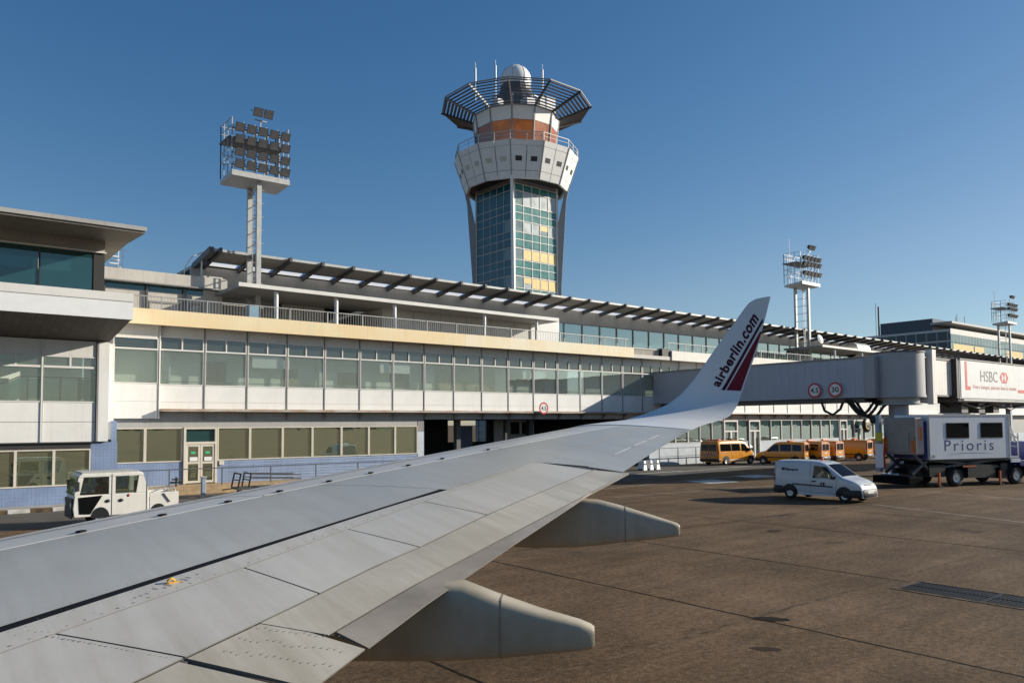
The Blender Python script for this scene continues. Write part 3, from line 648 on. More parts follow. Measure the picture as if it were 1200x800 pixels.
# ================================================================= CONTROL TOWER
TX, TY = 65.84, 81.53
CT = thing('control_tower', 'tall control tower with teal and yellow windowed shaft, white drum and louvred crown', 'tower', (TX, TY, 0))
A0 = 223.9
def pol(az, r, z): a = R(az); return Vector((TX + r * math.sin(a), TY + r * math.cos(a), z))
M['tower_panel'] = paint('tower_panel', (.78, .77, .75), .5, var=.06, scale=.4, streak=.2)
M['tower_white'] = paint('tower_white', (.82, .81, .79), .5, var=.06, scale=.4)
M['tower_fin'] = paint('tower_fin', (.30, .30, .305), .55, var=.1)
M['glass_rail'] = glass('glass_rail', (.88, .90, .90), .03, graze=.12)
M['louvre'] = paint('louvre', (.13, .14, .16), .45, metal=.3)
M['teal'] = paint('teal', (.020, .175, .165), .25, var=.15, scale=.8, spec=.6)
M['navy_glass'] = paint('navy_glass', (.010, .085, .12), .2, var=.2, scale=.6, spec=.5)
M['blind_grey'] = paint('blind_grey', (.42, .47, .47), .3, var=.25, scale=.7)
M['blind_dark'] = paint('blind_dark', (.16, .24, .25), .25, var=.25, scale=.7)
M['yellow_blind'] = paint('yellow_blind', (.72, .52, .17), .4, var=.08)
M['amber'] = paint('amber', (.80, .21, .02), .3, var=.35, scale=.45, spec=.6)
M['amber_dark'] = paint('amber_dark', (.36, .095, .015), .25, var=.35, scale=.45, spec=.6)
hd = 5.48
C = [pol(A0 - 90 * k, hd, 0) for k in range(4)]
m = MB(); m.hexa([Vector((c.x, c.y, 0)) * 1 for c in C], [Vector((c.x, c.y, 36)) for c in C]); core = m.build('shaft', 'tower_fin', CT)
for k in range(4):
    az = A0 - 90 * k; a = R(az); tdir = Vector((math.cos(a), -math.sin(a), 0)) * .17
    prof = [(5.3, 0), (5.65, 0), (5.98, 22), (6.72, 33.4), (7.2, 35.6), (6.7, 35.6), (5.62, 30.6), (5.3, 30.3)]
    p = [pol(az, r, z) for r, z in prof]; m = MB(); m.hexa([q - tdir for q in p], [q + tdir for q in p]); m.build('buttress', 'tower_white' if k == 0 else 'tower_fin', CT)
def face(k, side):
    a, b = C[k], C[(k + 1) % 4]; d = (b - a); W = d.length; d.normalize(); n = Vector((-d.y, d.x, 0))
    if n.dot(Vector((a.x - TX, a.y - TY, 0))) < 0: n = -n
    def P(s, z, o): return Vector((a.x, a.y, 0)) + d * s + n * o + Vector((0, 0, z))
    def slab(mb, s0, s1, z0, z1, o0, o1): mb.hexa([P(s0, z0, o0), P(s1, z0, o0), P(s1, z0, o1), P(s0, z0, o1)], [P(s0, z1, o0), P(s1, z1, o0), P(s1, z1, o1), P(s0, z1, o1)])
    fr = MB(); e = .28; cw = (W - 2 * e) / 5
    slab(fr, .0, e, 0, 35.2, .0, .16); slab(fr, W - e, W, 0, 35.2, .0, .16)
    zt = []
    rows = [(33.75, 34.55, 'teal')] + [(31.85, 33.6, 'win'), (30.85, 31.75, 'teal'), (29.88, 30.78, 'teal')]
    z = 29.75
    while z > 4:
        rows += [(z - 1.35, z, 'win'), (z - 2.38, z - 1.48, 'teal'), (z - 3.36, z - 2.46, 'teal')]; z -= 3.62
    wcount = 0
    for ri, (z0, z1, kind) in enumerate(rows):
        slab(fr, e, W - e, z1, z1 + .08, .0, .12)
        if z1 < 14: continue
        if kind == 'teal':
            sp = MB()
            for c in range(5): slab(sp, e + c * cw + .05, e + (c + 1) * cw - .05, z0, z1 - .003, .0, .06)
            sp.build('spandrel', 'teal' if side == 'right' else 'navy_glass', CT)
        else:
            fl = {33.6: 0, 29.75: 1}.get(z1, 2 if z1 > 25.5 else 3)
            for c in range(5):
                mat = {'right': ['blind_grey', 'blind_dark'][(c * 7 + fl * 3) % 3 == 0], 'left': 'navy_glass'}[side]
                if side == 'right' and z1 == 33.6 and c > 2: mat = 'blind_grey'
                if side == 'left' and c == 4 and fl in (1, 2, 3): mat = 'blind_dark'
                w = MB(); slab(w, e + c * cw + .05, e + (c + 1) * cw - .05, z0 + .01, z1 - .003, .0, .05); wo = w.build('window', mat, CT)
                yb = side == 'right' and ((fl == 2 and c > 0) or (fl == 3 and c > 0) or (fl == 1 and c == 3))
                if yb:
                    zz = z0 + (.0 if fl > 1 and not (fl == 3 and c == 1) else .55); w = MB(); slab(w, e + c * cw + .09, e + (c + 1) * cw - .09, zz + .03, z1 - .05, .055, .07); w.build('blind', 'yellow_blind', wo)
    for c in range(1, 5): slab(fr, e + c * cw - .04, e + c * cw + .04, 12, 34.6, .0, .11)
    fr.build('curtain_wall_frame', 'white_frame' if side == 'right' else 'galv', CT)
face(0, 'right')
# left face: columns counted from the left corner towards the front corner
face(3, 'left')
for k in (1, 2):
    a, b = C[k], C[(k + 1) % 4]; m = MB(); n = ((a + b) / 2 - Vector((TX, TY, 0))).normalized() * .06
    m.hexa([a, b, b + n, a + n], [q + Vector((0, 0, 34.0)) for q in (a, b, b + n, a + n)]); m.build('rear_curtain_wall', 'navy_glass', CT)
# office drum: twelve flared facets, two panels and a small window to each
def ring(r, z): return [pol(A0 - 30 * k, r, z) for k in range(12)]
B, Tt = ring(6.85, 34.75), ring(8.4, 39.25)
m = MB(); m.hexa(ring(6.6, 35.3), ring(8.1, 39.2)); m.build('drum', 'tower_panel', CT)
m = MB(); m.hexa(ring(6.7, 35.15), ring(6.72, 35.28)); m.build('drum_soffit', 'dark', CT)
m = MB()
for k in range(12): m.hexa([B[k], B[(k + 1) % 12], ring(6.6, 34.75)[(k + 1) % 12], ring(6.6, 34.75)[k]], [ring(6.98, 35.14)[k], ring(6.98, 35.14)[(k + 1) % 12], ring(6.6, 35.14)[(k + 1) % 12], ring(6.6, 35.14)[k]])
m.build('drum_rim', 'tower_panel', CT)
for k in range(12):
    b0, b1, t0, t1 = B[k], B[(k + 1) % 12], Tt[k], Tt[(k + 1) % 12]
    n = (b1 - b0).cross(t0 - b0).normalized()
    if n.dot(b0 - Vector((TX, TY, b0.z))) < 0: n = -n
    def Q(u, v, o): return (b0 * (1 - u) + b1 * u) * (1 - v) + (t0 * (1 - u) + t1 * u) * v + n * o
    for h in range(2):
        u0, u1 = .5 * h + .012, .5 * h + .488
        m = MB()
        for v0, v1 in ((0, .20), (.21, .84), (.85, 1)):
            m.hexa([Q(u0, v0, 0), Q(u1, v0, 0), Q(u1, v0, .06), Q(u0, v0, .06)], [Q(u0, v1, 0), Q(u1, v1, 0), Q(u1, v1, .06), Q(u0, v1, .06)])
        m.build('drum_panel', 'tower_panel', CT)
        uc = .5 * h + .25; m = MB()
        m.hexa([Q(uc - .105, .45, .06), Q(uc + .105, .45, .06), Q(uc + .105, .45, .075), Q(uc - .105, .45, .075)], [Q(uc - .105, .58, .06), Q(uc + .105, .58, .06), Q(uc + .105, .58, .075), Q(uc - .105, .58, .075)])
        m.build('drum_window', 'beige_panel' if k in (10, 11) else 'ink', CT)
    m = MB(); m.bar(Q(0, 0, .05), Q(0, 1, .05), .14); m.build('drum_rib', 'tower_fin', CT)
# deck railing
m = MB(); rr = ring(8.3, 40.35); r2 = ring(8.3, 39.85); r0 = ring(8.3, 39.26)
for k in range(12):
    m.bar(rr[k], rr[(k + 1) % 12], .07); m.bar(r2[k], r2[(k + 1) % 12], .035); m.bar(r0[k], rr[k], .09)
    mid0 = (r0[k] + r0[(k + 1) % 12]) / 2; mid1 = (rr[k] + rr[(k + 1) % 12]) / 2; m.bar(mid0, mid1, .05)
m.build('deck_railing', 'galv', CT)
for k in range(12):
    if k % 3 != 1:
        m = MB(); a_, b_ = ring(8.26, 39.3), ring(8.26, 40.3); m.hexa([a_[k], a_[(k + 1) % 12], a_[(k + 1) % 12] * .999 + pol(0, 0, 39.3) * .001, a_[k] * .999 + pol(0, 0, 39.3) * .001], [b_[k], b_[(k + 1) % 12], b_[(k + 1) % 12] * .999 + pol(0, 0, 40.3) * .001, b_[k] * .999 + pol(0, 0, 40.3) * .001])
        m.build('railing_panel', 'glass_rail', CT)
# cab
c0, c1, c2 = ring(5.25, 39.26), ring(5.62, 42.85), ring(5.85, 44.62)
m = MB(); m.hexa(ring(5.0, 39.26), ring(5.5, 44.6)); m.build('cab_core', 'dark', CT)
for k in range(12):
    k2 = (k + 1) % 12
    def slabq(a, b, c, d, th=.06):
        ctr = Vector((TX, TY, 0)); q = MB(); i = [Vector((v.x + (TX - v.x) * .012, v.y + (TY - v.y) * .012, v.z)) for v in (a, b, c, d)]
        q.hexa([a, b, c, d], i); return q
    s_ = .03
    lerp = lambda p, q, t: p * (1 - t) + q * t
    e1 = lambda P: (lerp(P[k], P[k2], .03), lerp(P[k], P[k2], .97))
    (a, b), (c, d) = e1(c0), e1(c1); slabq(a, b, d, c).build('cab_window', ['amber', 'amber_dark', 'amber_dark', 'amber_dark', 'ink', 'ink', 'ink', 'ink', 'ink', 'ink', 'amber_dark', 'amber'][k] if k != 11 else 'amber', CT)
    (a, b), (c, d) = e1(c1), e1(c2); a += Vector((0, 0, .05)); b += Vector((0, 0, .05)); slabq(a, b, d, c).build('cab_panel', 'tower_white', CT)
    m = MB(); m.bar(c0[k], c2[k] + Vector((0, 0, .05)), .16); m.build('cab_post', 'tower_fin', CT)
m = MB(); m.hexa(ring(5.9, 44.63), ring(5.9, 44.85)); m.build('cab_roof', 'roof_grey', CT)
# louvred crown: blades rise inward
NBL = 9
for k in range(12):
    m = MB(); k2 = (k + 1) % 12
    for i in range(NBL):
        f = (i + .6) / NBL; r = 5.95 + (10.1 - 5.95) * f; z = 44.75 + (46.25 - 44.75) * f
        ro, ri = r + .16, r - .18; zo, zi = z - .01, z + .02
        o_, i_ = ring(ro, zo), ring(ri, zi); up = Vector((0, 0, .05))
        m.hexa([o_[k], o_[k2], i_[k2], i_[k]], [o_[k] + up, o_[k2] + up, i_[k2] + up, i_[k] + up])
    m.build('louvre', 'louvre', CT)
    m = MB(); m.bar(pol(A0 - 30 * k, 5.8, 44.6), pol(A0 - 30 * k, 10.25, 46.25), .16, .3); m.build('louvre_arm', 'beam' if k not in (10, 11, 0) else 'tower_fin', CT)
m = MB(); o_ = ring(10.15, 46.36)
for k in range(12): m.bar(o_[k], o_[(k + 1) % 12], .13)
m.build('louvre_rim', 'tower_fin', CT)
# roof plant, radar dome, aerials
m = MB(); m.lathe([(3.6, 44.86), (3.5, 46.6), (2.2, 48.6), (2.1, 49.4)], (TX, TY, 0), 'z', 16, False); m.build('dome_base', 'dark_steel', CT)
m = MB()
for i in range(10): a = 36 * i + 8; m.bar(pol(a, 4.2, 44.8), pol(a, 4.2, 46.9), .1); m.bar(pol(a, 4.2, 46.9), pol(a + 36, 4.2, 46.9), .08); m.bar(pol(a, 4.2, 45.9), pol(a + 36, 4.2, 45.9), .05)
m.build('roof_railing', 'galv', CT)
for az, r, w, h in ((250, 4.6, 1.1, 1.2), (200, 4.8, 1.4, 1.0), (150, 4.5, 1.6, 2.2), (178, 4.9, .9, 1.5), (130, 4.6, .8, 2.6)):
    p = pol(az, r, 44.86); m = MB(); m.box(p.x - w / 2, p.x + w / 2, p.y - w / 2, p.y + w / 2, 44.86, 44.86 + h); m.build('roof_unit', 'white_fence', CT, bevel=.05)
prof = [(2.15 * math.cos(t), 50.25 + 2.15 * math.sin(t)) for t in [R(-25 + 115 * i / 14) for i in range(15)]]
prof[-1] = (.001, 52.4); dm = MB(); dm.lathe([(2.0, 49.3)] + prof, (TX, TY, 0), 'z', 28); dm.build('radar_dome', 'white', CT)
dm = MB()
for i in range(8):
    a = 45 * i + 4; dm.tube([pol(a, r_ * 1.004, z_) for r_, z_ in prof[:-1]], .03, 5)
dm.build('dome_seams', 'galv', CT)
for az, r, z in ((262, 7.6, 50.4), (252, 4.8, 51.4), (160, 4.2, 51.6)):
    m = MB(); p = pol(az, r, 45.2); m.tube([p, (p.x, p.y, z - 2.6)], .07); m.tube([(p.x, p.y, z - 2.6), (p.x, p.y, z - .8)], .12); m.tube([(p.x, p.y, z - .8), (p.x, p.y, z)], .03); m.build('aerial', 'steel', CT)

# ================================================================= FAR TERMINAL
FB = thing('far_terminal', 'distant glass terminal with yellow blinds on its long lit side, behind the slatted roof', 'building', (340, 130, 0))
M['far_glass'] = lines_paint('far_glass', (.15, .29, .31), (.40, .44, .43), 0, 2.6, .3, rough=.3, var=.2, scale=.12)
M['far_glass2'] = lines_paint('far_glass2', (.06, .16, .19), (.30, .36, .37), 0, 2.6, .3, rough=.3, var=.2, scale=.12)
M['far_dark'] = lines_paint('far_dark', (.015, .045, .065), (.20, .21, .22), 1, 3.4, .5, rough=.3, var=.3, scale=.12)
M['far_white'] = paint('far_white', (.60, .59, .56), .6)
M['far_navy'] = paint('far_navy', (.012, .03, .07), .3)
def fb(name, mat, *b, parent=None):
    m = MB()
    for q in b: m.box(*q)
    return m.build(name, mat, parent or FB)
fb('wall', 'far_white', (275.6, 430, 112.6, 150, 0, 34.2))
fb('parapet', 'far_white', (275.4, 430, 112.3, 112.58, 32.6, 34.4)); 
fb('window_band', 'far_glass2', (275.4, 430, 112.3, 112.58, 29.9, 32.55)); fb('window_band', 'far_glass', (275.4, 430, 112.3, 112.58, 25.2, 29.7)); fb('window_band', 'far_glass2', (275.4, 430, 112.3, 112.58, 17, 25.1))
for x, w, z in ((277, 16, 2.4), (294, 8, 1.6), (322, 16, 2.4), (347, 7, 2.2), (371, 12, 2.8), (404, 9, 2.0)): fb('blinds', 'yellow_blind', (x, x + w, 112.2, 112.29, 29.6 - z - .6, 29.4))
fb('side_window_band', 'far_dark', (275.35, 275.58, 112.6, 150, 30.6, 33.4)); fb('side_window_band', 'far_dark', (275.35, 275.58, 112.6, 150, 24, 30.0)); fb('side_trim', 'far_white', (275.3, 275.58, 112.6, 150, 33.45, 34.2)); fb('side_blinds', 'tan', (275.28, 275.34, 121, 129, 27.8, 29.8))
fb('penthouse', 'far_navy', (278, 292, 119, 137, 34.2, 38.6))
fb('roof_slab', 'roof_top', (276, 430, 112.0, 119, 36.2, 36.9)); fb('roof_front', 'far_white', (292, 430, 118, 119, 34.25, 36.19))
m = MB()
for x, y, h in ((279, 138, 45), (300, 120, 42), (304, 122, 41.5), (309, 121, 42), (352, 121, 43), (283, 141, 47)): m.tube([(x, y, 34), (x, y, h)], .09 if x != 279 else .3, 6)
m.build('aerials', 'dark_steel', FB)

# ================================================================= FLOODLIGHT MASTS
M['lamp_face'] = paint('lamp_face', (.13, .13, .135), .2, var=.3, scale=6)
def mast(x, label, cols, rows, topz):
    t = thing('floodlight_mast', label, 'light mast', (x, 49, 9.3), group='floodlight masts standing on the terminal terrace')
    for y in (48.2, 49.8):
        m = MB(); m.box(x - .145, x + .145, y - .13, y + .13, 9.3, 18.9); m.build('leg', 'galv', t)
    m = MB(); m.bar((x - .16, 48.75, 9.3), (x - .16, 48.75, 18.9), .05); m.bar((x + .16, 48.75, 9.3), (x + .16, 48.75, 18.9), .05)
    for i in range(32): m.bar((x - .16, 48.75, 9.6 + i * .29), (x + .16, 48.75, 9.6 + i * .29), .03)
    for i in range(11): m.bar((x, 48.35, 10 + i * .85), (x, 49.65, 10 + i * .85), .05); m.bar((x - .34, 48.2, 10 + i * .85), (x + .34, 48.2, 10 + i * .85), .03)
    m.build('ladder', 'steel', t)
    m = MB(); m.hexa([(x - 1.85, 47.75, 19.02), (x + 1.85, 47.75, 19.02), (x + 1.85, 50.0, 18.92), (x - 1.85, 50.0, 18.92)], [(x - 1.85, 47.75, 19.36), (x + 1.85, 47.75, 19.36), (x + 1.85, 50.0, 19.14), (x - 1.85, 50.0, 19.14)]); m.build('platform', 'galv', t)
    m = MB(); m.box(x - 1.85, x + 1.85, 48.4, 50.2, 21.55, 21.65); m.build('upper_platform', 'dark_steel', t)
    m = MB()
    for y in (47.95, 48.7, 49.4, 50.05):
        for s_ in (-1.8, 1.8): m.bar((x + s_, y, 19.3), (x + s_, y, 22.7), .05)
    for i in range(6): m.bar((x - 1.8 + .72 * i, 50.05, 19.3), (x - 1.8 + .72 * i, 50.05, 22.7), .05)
    for z in (20.3, 20.9, 22.2, 22.7):
        for s_ in (-1.8, 1.8): m.bar((x + s_, 47.95, z), (x + s_, 50.05, z), .04)
        m.bar((x - 1.8, 50.05, z), (x + 1.8, 50.05, z), .04)
    m.build('guard_rail', 'galv', t)
    m = MB()
    for i in range(6): m.bar((x - 1.8 + .72 * i, 47.95, 19.4), (x - 1.8 + .72 * i, 47.95, 22.5), .06)
    for z in rows: m.bar((x - 1.8, 47.98, z), (x + 1.8, 47.98, z), .07)
    m.bar((x, 48.0, 22.4), (x, 48.0, topz - .35), .07); m.bar((x - .4, 48.0, topz - .38), (x + .4, 48.0, topz - .38), .06)
    m.build('lamp_rack', 'galv', t)
    L0 = None
    def lamp(px, pz):
        nonlocal L0
        if L0 is None:
            m = MB(); c = Vector((px, 47.62, pz)); th = R(28)
            f = Vector((0, -math.cos(th), -math.sin(th))); u = Vector((0, -math.sin(th), math.cos(th))); xx = Vector((1, 0, 0))
            q = lambda a, b, d: c + xx * a + u * b + f * d
            m.hexa([q(-.18, -.15, -.22), q(.18, -.15, -.22), q(.18, .15, -.22), q(-.18, .15, -.22)], [q(-.30, -.27, .12), q(.30, -.27, .12), q(.30, .27, .12), q(-.30, .27, .12)])
            m.bar(q(-.33, 0, 0), q(-.33, 0, -.35), .04); m.bar(q(.33, 0, 0), q(.33, 0, -.35), .04)
            L0 = m.build('floodlight', 'ink', t); L0['pos'] = (px, pz)
            g_ = MB(); g_.hexa([q(-.27, -.24, .121), q(.27, -.24, .121), q(.27, .24, .121), q(-.27, .24, .121)], [q(-.27, -.24, .13), q(.27, -.24, .13), q(.27, .24, .13), q(-.27, .24, .13)]); g_.build('lamp_glass', 'lamp_face', L0)
            lamp.o = (px, pz)
        else: dup(L0, dx=(px - lamp.o[0], 0, pz - lamp.o[1]))
    for z in rows:
        for i in range(cols): lamp(x - 1.45 + 2.9 * i / (cols - 1), z)
    lamp(x - .33, topz); lamp(x + .33, topz)
    del L0['pos']
    if x > 50:
        m = MB(); m.tube([(x - .9, 49.9, 21.6), (x - .9, 49.9, 24.6)], .03, 6); m.build('lightning_rod', 'steel', t)
    return t
mast(18.0, 'nearest floodlight mast, on the terrace roof at the left with four rows of lamps', 5, (19.75, 20.5, 21.3, 22.05), 23.25)
mast(81.3, 'middle floodlight mast, rising just right of the winglet tip', 5, (20.3, 21.35, 22.0), 23.3)
mast(140.0, 'farthest floodlight mast, in front of the distant glass terminal', 5, (20.3, 21.35, 22.0), 23.3)
t = thing('satellite_dish', 'white dish aerial at the foot of the middle floodlight mast', 'dish', (82.6, 47.6, 11.8))
m = MB(); m.lathe([(.0, .15), (.22, .12), (.42, .05), (.55, 0)], (0, 0, 0), 'z', 18)
m.v = [(Matrix.Rotation(R(75), 3, 'X') @ Vector(v)) + Vector((82.6, 47.6, 13.0)) for v in m.v]; m.build('dish', 'white', t)
m = MB(); m.tube([(82.6, 47.75, 11.8), (82.6, 47.75, 13.0)], .06); m.build('bracket', 'steel', t)
t = thing('roof_cowl', 'rounded grey ventilation cowl on the far terrace canopy', 'vent', (92.3, 48.5, 11.8))
m = MB(); m.lathe([(.9, 0), (.9, 3.0)], (0, 0, 0), 'z', 20, True); m.v = [Vector((91.0 + v[2], 48.5 + v[0], 12.3 + v[1])) for v in m.v]; m.build('hood', 'galv', t); m = MB(); m.box(91.0, 94.0, 47.7, 49.3, 11.72, 12.3); m.build('plinth', 'galv', t)

# ================================================================= JET BRIDGES
M['bridge_grey'] = lines_paint('bridge_grey', (.43, .46, .52), (.34, .37, .43), 1, .62, .03, rough=.5, var=.08, scale=.4, streak=.15)
M['bridge_drum'] = paint('bridge_drum', (.36, .36, .37), .45, var=.06, scale=.6, streak=.12)
M['bridge_white'] = lines_paint('bridge_white', (.74, .70, .65), (.54, .51, .47), 0, .42, .03, rough=.5, var=.05, scale=.6, streak=.12)
M['blue_post'] = paint('blue_post', (.30, .35, .43), .5)
JB = thing('jet_bridge', 'grey passenger bridge with round drum and white bank advertisement on its outer tunnel', 'jet bridge', (53.3, 25.2, 0))
def jb(name, mat, *b, parent=None, bevel=0):
    m = MB()
    for q in b: m.box(*q)
    return m.build(name, mat, parent or JB, bevel)
tw = jb('fixed_tunnel', 'bridge_grey', (51.2, 54.5, 26.4, 44.98, 5.25, 7.88))
jb('tunnel_roof', 'roof_grey', (51.12, 54.58, 26.4, 44.98, 7.885, 7.98)); jb('tunnel_base', 'dark_steel', (51.5, 54.2, 26.6, 44.3, 4.95, 5.245))
jb('end_collar', 'bridge_drum', (51.14, 54.56, 25.7, 26.39, 5.2, 7.95))
rc = (53.3, 25.2, 0)
m = MB(); m.lathe([(.01, 5.27), (1.66, 5.27), (1.66, 8.16), (.01, 8.16)], rc, 'z', 40); m.lathe([(1.7, 5.2), (1.7, 5.36), (1.66, 5.36)], rc, 'z', 40)
ro = m.build('rotunda', 'bridge_drum', JB)
md = ro.modifiers.new('edges', 'EDGE_SPLIT'); md.split_angle = R(40)
m = MB(); m.lathe([(.01, 8.165), (1.72, 8.165), (1.72, 8.25), (.01, 8.28)], rc, 'z', 40); m.build('rotunda_roof', 'dark_steel', JB).modifiers.new('edges', 'EDGE_SPLIT').split_angle = R(40)
m = MB(); m.lathe([(1.3, 4.75), (1.3, 5.26)], rc, 'z', 32); m.lathe([(.01, 4.72), (1.45, 4.72), (1.45, 4.82), (.01, 4.82)], rc, 'z', 32, False); m.build('rotunda_base', 'bridge_drum', JB)
m = MB(); m.lathe([(.62, 0), (.62, 4.71)], rc, 'z', 24); m.lathe([(.01, .0), (1.2, 0), (1.2, .12), (.01, .12)], rc, 'z', 24, False); m.build('pillar', 'blue_post', JB)
m = MB(); m.box(54.75, 55.35, 23.55, 23.95, 4.75, 8.42); m.box(54.75, 55.35, 26.45, 26.8, 4.75, 8.42); m.box(54.75, 55.35, 23.95, 26.45, 8.0, 8.42); m.box(54.7, 55.3, 23.96, 26.44, 4.9, 5.25); m.build('portal_frame', 'bridge_white', JB, .02)
jb('inner_tunnel', 'bridge_white', (55.36, 59.4, 23.95, 26.45, 5.38, 7.82)); jb('tunnel_rib', 'dark_steel', (55.36, 59.4, 23.90, 23.945, 5.3, 5.42), (55.36, 59.4, 23.90, 26.4, 7.825, 7.95))
jb('inner_cap', 'dark', (58.62, 59.0, 23.6, 26.7, 5.2, 8.0))
ot = jb('outer_tunnel', 'white_panel', (59.004, 82, 23.58, 26.72, 5.2, 7.95)); jb('outer_roof', 'roof_grey', (59, 82, 23.5, 26.8, 7.955, 8.03), parent=ot)
jb('outer_base', 'dark_steel', (59, 82, 23.7, 26.6, 4.95, 5.195), parent=ot); jb('cable_tray', 'galv', (59.2, 82, 23.4, 23.57, 5.05, 5.15), parent=ot)
ad = jb('advert_panel', 'white', (59.15, 80, 23.54, 23.578, 5.27, 7.9), parent=ot)
M['advert_red'] = paint('advert_red', (.62, .075, .07), .45); M['grey_text'] = paint('grey_text', (.16, .15, .16), .5)
fx = lambda mb, x0, x1, z0, z1: mb.box(x0, x1, 23.53, 23.5395, z0, z1)
m = MB(); fx(m, 59.85, 60.2, 6.1, 7.85); fx(m, 59.85, 60.75, 5.82, 6.095); fx(m, 69.6, 80, 5.78, 6.02)
cx, cz, hw, hh = 66.9, 6.88, .85, .42
def tri(mb, *p): mb.prism([(cx + a * hw, 23.5395, cz + b * hh) for a, b in p], (0, -.008, 0))
m.build('advert_stripe', 'advert_red', ad)
m = MB(); tri(m, (-1, 0), (-.5, -1), (-.5, 1)); tri(m, (1, 0), (.5, 1), (.5, -1)); tri(m, (-.5, 1), (0, 0), (.5, 1)); tri(m, (-.5, -1), (.5, -1), (0, 0)); m.build('advert_emblem', 'advert_red', ad)
m = MB(); text_on(m, 'HSBC', 1.14, (62.5, 23.53, 6.5), (1, 0, 0), (0, 0, 1), .005, 1.0, 3.15); m.build('advert_lettering', 'grey_text', ad, fix=False)
M['pink_text'] = paint('pink_text', (.62, .22, .20), .5)
m = MB(); text_on(m, 'Votre banque, partout dans le monde', .42, (61.1, 23.53, 5.95), (1, 0, 0), (0, 0, 1), .0, 1.0, 8.2); m.build('advert_tagline', 'pink_text', ad, fix=False)
# undercarriage of the outer tunnel
m = MB()
for y in (24.2, 26.1): m.bar((69.5, y, .7), (69.5, y, 5.0), .35)
m.bar((69.5, 24.2, 2.2), (69.5, 26.1, 2.2), .3); m.bar((69.5, 23.6, .75), (69.5, 26.7, .75), .5); m.build('drive_column', 'bridge_grey', JB)
for y in (23.6, 26.7):
    for dx in (-.55, .55):
        m = MB(); m.lathe([(.01, -.17), (.42, -.17), (.5, -.1), (.5, .1), (.42, .17), (.01, .17)], (69.5 + dx, y, .5), 'y', 20); m.build('wheel', 'rubber', JB)
for x in (60.5, 63.5, 66.2): jb('equipment_box', 'dark_steel', (x, x + 1.1, 24.1, 25.6, 4.2, 4.94))
m = MB(); m.tube([(60, 24, 4.9), (63, 24, 4.55), (66, 24, 4.9), (69, 24, 4.5), (72, 24, 4.9)], .09); m.tube([(59.5, 25, 4.9), (62, 25, 4.3), (68, 25, 4.6), (74, 25, 4.85)], .07); m.build('service_cables', 'black', JB)
# cable loops below the drum
m = MB()
for dy, dx, dz in ((0, 0, 0), (.25, -.1, .1), (-.3, .15, -.15)):
    pts = [(51.4 + dx, 27.6 + dy, 5.1)]
    for i in range(9): a = math.pi * i / 8; pts.append((51.6 + dx + .25 * i / 8, 27.4 + dy - 1.5 * i / 8, 4.75 + dz - .75 * math.sin(a)))
    pts.append((52.4, 25.6 + dy, 5.0)); m.tube(pts, .10, 8)
m.tube([(51.3, 29.6, 5.0), (51.3, 29.4, 4.4), (51.5, 28.9, 4.1), (51.8, 28.5, 4.5), (51.9, 28.3, 5.1)], .09, 8)
m.build('cable_loops', 'black', JB)
t2 = thing('jet_bridge', 'grey fixed bridge tunnel farther along the terminal, glimpsed beneath the advertisement', 'jet bridge', (116, 36, 0))
m = MB(); m.box(114, 117.3, 24, 44.98, 5.25, 7.88); m.build('fixed_tunnel', 'bridge_grey', t2); m = MB(); m.lathe([(.6, 0), (.6, 5.24)], (115.6, 26, 0), 'z', 18); m.build('pillar', 'blue_post', t2)

# ================================================================= ROUND SIGNS
def round_sign(name, label, c, nrm, r, txt, group=None):
    t = thing(name, label, 'sign', c); n = Vector(nrm).normalized(); x = Vector((0, 0, 1)).cross(n).normalized(); u = Vector((0, 0, 1)); c = Vector(c)
    if x.dot(Vector((1, -1, 0))) < 0: x = -x
    def disc(ri, ro, o0, o1, nn=36):
        m = MB(); ang = [2 * math.pi * i / nn for i in range(nn)]
        if ri == 0: m.hexa([c + x * ro * math.cos(a) + u * ro * math.sin(a) + n * o0 for a in ang], [c + x * ro * math.cos(a) + u * ro * math.sin(a) + n * o1 for a in ang])
        else:
            P = [[c + x * q * math.cos(a) + u * q * math.sin(a) + n * o for q, o in ((ri, o0), (ri, o1), (ro, o1), (ro, o0))] for a in ang + ang[:1]]; m.grid(P, False)
        return m
    disc(0, r, 0, .03).build('plate', 'white', t); disc(r * .76, r, .03, .036).build('border', 'red', t)
    m = MB(); text_on(m, txt, r * .95, c + n * .034 - u * r * .32, x, u, .012, 1., r * (1.05 if len(txt) < 3 else 1.15), True); m.build('numerals', 'ink', t, fix=False)
    m = MB(); m.bar(c - n * .07 - x * r * .5, c - n * .07 + x * r * .5, .06); m.build('bracket', 'steel', t)
round_sign('height_limit_sign', 'round red bordered 4.5 sign on the grey bridge side, left of the 30 sign', (51.06, 29.96, 5.83), (-1, 0, 0), .52, '4.5')
round_sign('speed_limit_sign', 'round red bordered 30 sign on the grey bridge side', (51.06, 28.42, 5.83), (-1, 0, 0), .52, '30')
round_sign('height_limit_sign', 'small round red bordered sign on the terminal awning over the dark passage', (38.1, 44.16, 4.78), (0, -1, 0), .44, '4.5')
t = thing('gate_sign', 'round black hanging sign with gold letter C above the parked orange vans', 'sign', (86.2, 44.5, 3.2))
M['gold'] = paint('gold', (.5, .3, .06), .4)
m = MB(); m.lathe([(.01, -.12), (.78, -.12), (.8, 0), (.78, .12), (.01, .12)], (86.2, 44.4, 3.2), 'y', 32); m.build('disc', 'black', t)
m = MB(); text_on(m, 'C', 1.15, (86.2, 44.26, 2.79), (1, 0, 0), (0, 0, 1), .03, 1., None, True); m.build('letter', 'gold', t, fix=False)
m = MB(); m.bar((86.2, 44.4, 3.98), (86.2, 44.4, 4.41), .08); m.build('hanger', 'black', t)
